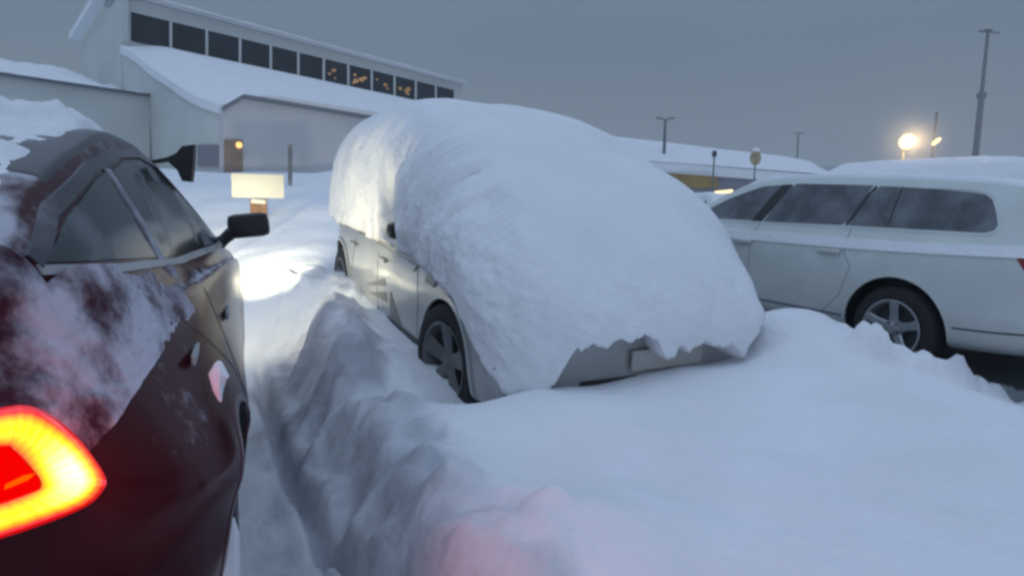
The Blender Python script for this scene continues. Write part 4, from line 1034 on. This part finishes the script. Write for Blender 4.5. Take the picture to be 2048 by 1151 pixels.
def road_sign():
    D = 36; b0 = at(1509, 346, D); t0 = at(1510, 316, D); o = empty('road_sign', b0, (0, 0, R(25))); tag(o, 'round yellowish road sign capped with snow beyond the estate car', 'road sign'); z = t0.z-b0.z
    MB().tube([(0, 0, -2.5), (0, 0, z+.2)], .04).build('post', M['pole'], o)
    b = MB().lathe([(0, -.03), (.37, -.03), (.38, 0), (.37, .03), (0, .03)], 32, 'y', (0, 0, z)); b.build('sign_plate', pmat('sign_back', (.30, .27, .15), .6, var=.3, vscale=3), o)
    b = MB(); b.lathe([(0, .17), (.08, .15), (.18, .06), (.20, 0), (.15, -.06), (0, -.06)], 14, 'z', (0, 0, z+.38)); b.build('snow_cap', M['snow'], o)
road_sign()
def thin_pole(px, y0, y1, D, r, name, label):
    b0 = at(px[1], y1, D); t0 = at(px[0], y0, D); o = empty(name, b0); tag(o, label, 'pole'); t = t0-b0
    MB().tube([(0, 0, -3), (t.x, 0, t.z)], [r, r*.7]).build('post', M['pole'], o)
    b = MB().tube([(t.x-.45, 0, t.z-.02), (t.x+.45, 0, t.z+.02)], .04); b.build('crossbar', M['pole'], o)
    return o
thin_pole((1597, 1594), 266, 350, 60, .08, 'utility_pole', 'faint thin pole right of the round road sign')
def mast():
    D = 55; b0 = at(1950, 320, D); t0 = at(1976, 64, D); o = empty('tall_mast', b0); tag(o, 'tall slender mast with a crossbar top at the right, above the shed', 'mast'); t = t0-b0
    f = lambda k: Vector((t.x*k, 0, t.z*k))
    MB().tube([f(-.3), f(0), f(.5), f(.52), f(1)], [.26, .25, .22, .15, .12]).build('post', M['pole'], o)
    b = MB().tube([f(1)+Vector((-.75, 0, .05)), f(1)+Vector((.9, 0, -.06))], .07); b.box(f(1)+Vector((0, 0, .12)), (.5, .3, .2), bev=.05); b.build('crossbar', M['pole'], o)
    MB().box(f(.51), (.62, .4, .5), bev=.1).build('joint_box', M['pole'], o)
mast()
def flood(px, py, D, w_, h_, tilt, pw, mat, name, label, py_base, ptop=None):
    c = at(px, py, D); b0 = Vector((c.x, c.y+.25, at(px, py_base, D).z-2.5)); o = empty(name, b0); tag(o, label, 'street lamp')
    b = MB().tube([(0, 0, 0), (0, 0, c.z-b0.z+(ptop or .1))], .07); b.build('post', M['pole'], o)
    b = MB(); n_ = 24; V = []; rows = [(0, -.16), (.6, -.14), (.92, -.06), (1, 0), (.85, .12), (.4, .2), (0, .22)]
    b.lathe(rows, n_, 'y'); Mx = Matrix.Rotation(tilt, 3, 'Y')
    b.v = [tuple(Mx @ Vector((v[0]*w_, v[1], v[2]*h_))+(c-b0)) for v in b.v]; b.build('lamp_head', mat, o)
    ld = bpy.data.lights.new('lamp_light', 'POINT'); ld.energy = pw; ld.color = (1, .68, .32); ld.shadow_soft_size = .3
    l = bpy.data.objects.new('lamp_light', ld); COL.objects.link(l); l.location = (c.x, c.y-.6, c.z)
flood(1815, 283, 30, .38, .32, R(-25), 250, M['lamp'], 'flood_lamp', 'big round lit street lamp glowing warm white above the shed roof', 330)
mc = at(1815, 283, 30)
bm = bmesh.new(); bmesh.ops.create_icosphere(bm, subdivisions=3, radius=1.9); me = bpy.data.meshes.new('lamp_halo'); bm.to_mesh(me); bm.free()  # added ball of scattering air that gives the lamp its halo
m = bpy.data.materials.new('lamp_halo'); m.use_nodes = True; t = m.node_tree; t.nodes.clear()
ou = N(t, 'ShaderNodeOutputMaterial'); pv = N(t, 'ShaderNodeVolumePrincipled'); pv.inputs['Color'].default_value = (.95, .95, .95, 1)
tcn = N(t, 'ShaderNodeTexCoord'); vm = N(t, 'ShaderNodeVectorMath', operation='LENGTH'); q_ = N(t, 'ShaderNodeMapRange'); q_.inputs[1].default_value = 0; q_.inputs[2].default_value = 1.85; q_.inputs[3].default_value = 1; q_.inputs[4].default_value = 0
pw_ = N(t, 'ShaderNodeMath', operation='POWER'); pw_.inputs[1].default_value = 2.0; ml = N(t, 'ShaderNodeMath', operation='MULTIPLY'); ml.inputs[1].default_value = .17
t.links.new(tcn.outputs['Object'], vm.inputs[0]); t.links.new(vm.outputs['Value'], q_.inputs[0]); t.links.new(q_.outputs[0], pw_.inputs[0]); t.links.new(pw_.outputs[0], ml.inputs[0]); t.links.new(ml.outputs[0], pv.inputs['Density']); t.links.new(pv.outputs[0], ou.inputs['Volume'])
mo = link('lamp_halo', me, m, None, False); mo.location = (mc.x, mc.y-.1, mc.z); tag(mo, kind='stuff')
flood(1873, 283, 42, .34, .12, R(-42), 60, M['lamp_small'], 'small_street_lamp', 'small slanted lit lamp right of the big glowing one', 330, 1.8)

# far snowed-up van roof with a lit light bar
def far_car():
    c = at(1451, 383, 17); o = empty('distant_vehicle', (c.x, c.y+.3, c.z-1.50), (0, 0, R(-80))); tag(o, 'snow-covered vehicle with a lit warm light bar, just left of the estate windscreen', 'vehicle')
    k = Car(-1.9, 1.9, w=[(-1.9, .6), (-1.7, .8), (0, .85), (1.6, .8), (1.9, .55)], sill=[(-1.9, .3), (0, .22), (1.9, .3)], belt=[(-1.9, .9), (0, .9), (1.9, .62)],
            rail=[(-1.9, .3), (0, .45), (1, .5), (1.9, .4)], railz=[(-1.9, .95), (-1.6, 1.30), (0, 1.35), (.9, .98), (1.9, .66)], top=[(-1.9, .98), (-1.6, 1.36), (0, 1.42), (.9, 1.02), (1.9, .7)])
    k.body('body', M['white_paint'], o, n=40); roof_snow(k, -1.85, 1.85, 'snow_cover', o, .06, 13)
    b = MB(); b.box((.1, .0, 1.50), (.14, .46, .07), Matrix.Rotation(.12, 4, 'X'), bev=.03); b.build('light_bar', M['lamp_small'], o)
    for sg in (-1, 1): k.patch('side_window', [(-1.4, .98), (.6, .96), (.2, 1.26), (-1.2, 1.28)], M['dark_glass'], o, sg)
far_car()

# distant hills
hl = []; fc = []; nh = 80
for i in range(nh+1):
    a = R(-60+120*i/nh); rr_ = 250; h = 12+7*float(fbm(i*.13, 3, 4, 77))+5*math.exp(-((i-58)/5)**2)
    hl += [(rr_*math.sin(a), rr_*math.cos(a), -5), (rr_*math.sin(a), rr_*math.cos(a), h*.8), (1.25*rr_*math.sin(a), 1.25*rr_*math.cos(a), h*1.15)]
for i in range(nh):
    for j in range(2): fc.append((i*3+j, i*3+j+1, (i+1)*3+j+1, (i+1)*3+j))
tag(obj('hills', hl, fc, M['hill'], None, True, 180), kind='structure')
# ------------------------------------------------------------------ haze: still, slightly snowy air
hz = MB().box((0, 130, 10.5), (700, 480, 27)).build('haze', None, None, smooth=False); tag(hz, kind='stuff')
m = bpy.data.materials.new('haze'); m.use_nodes = True; t = m.node_tree; t.nodes.clear()
ou = N(t, 'ShaderNodeOutputMaterial'); pv = N(t, 'ShaderNodeVolumePrincipled'); pv.inputs['Color'].default_value = (.90, .94, 1, 1); pv.inputs['Density'].default_value = .0022
pv.inputs['Anisotropy'].default_value = .78
t.links.new(pv.outputs[0], ou.inputs['Volume']); hz.data.materials.append(m)
#@@END
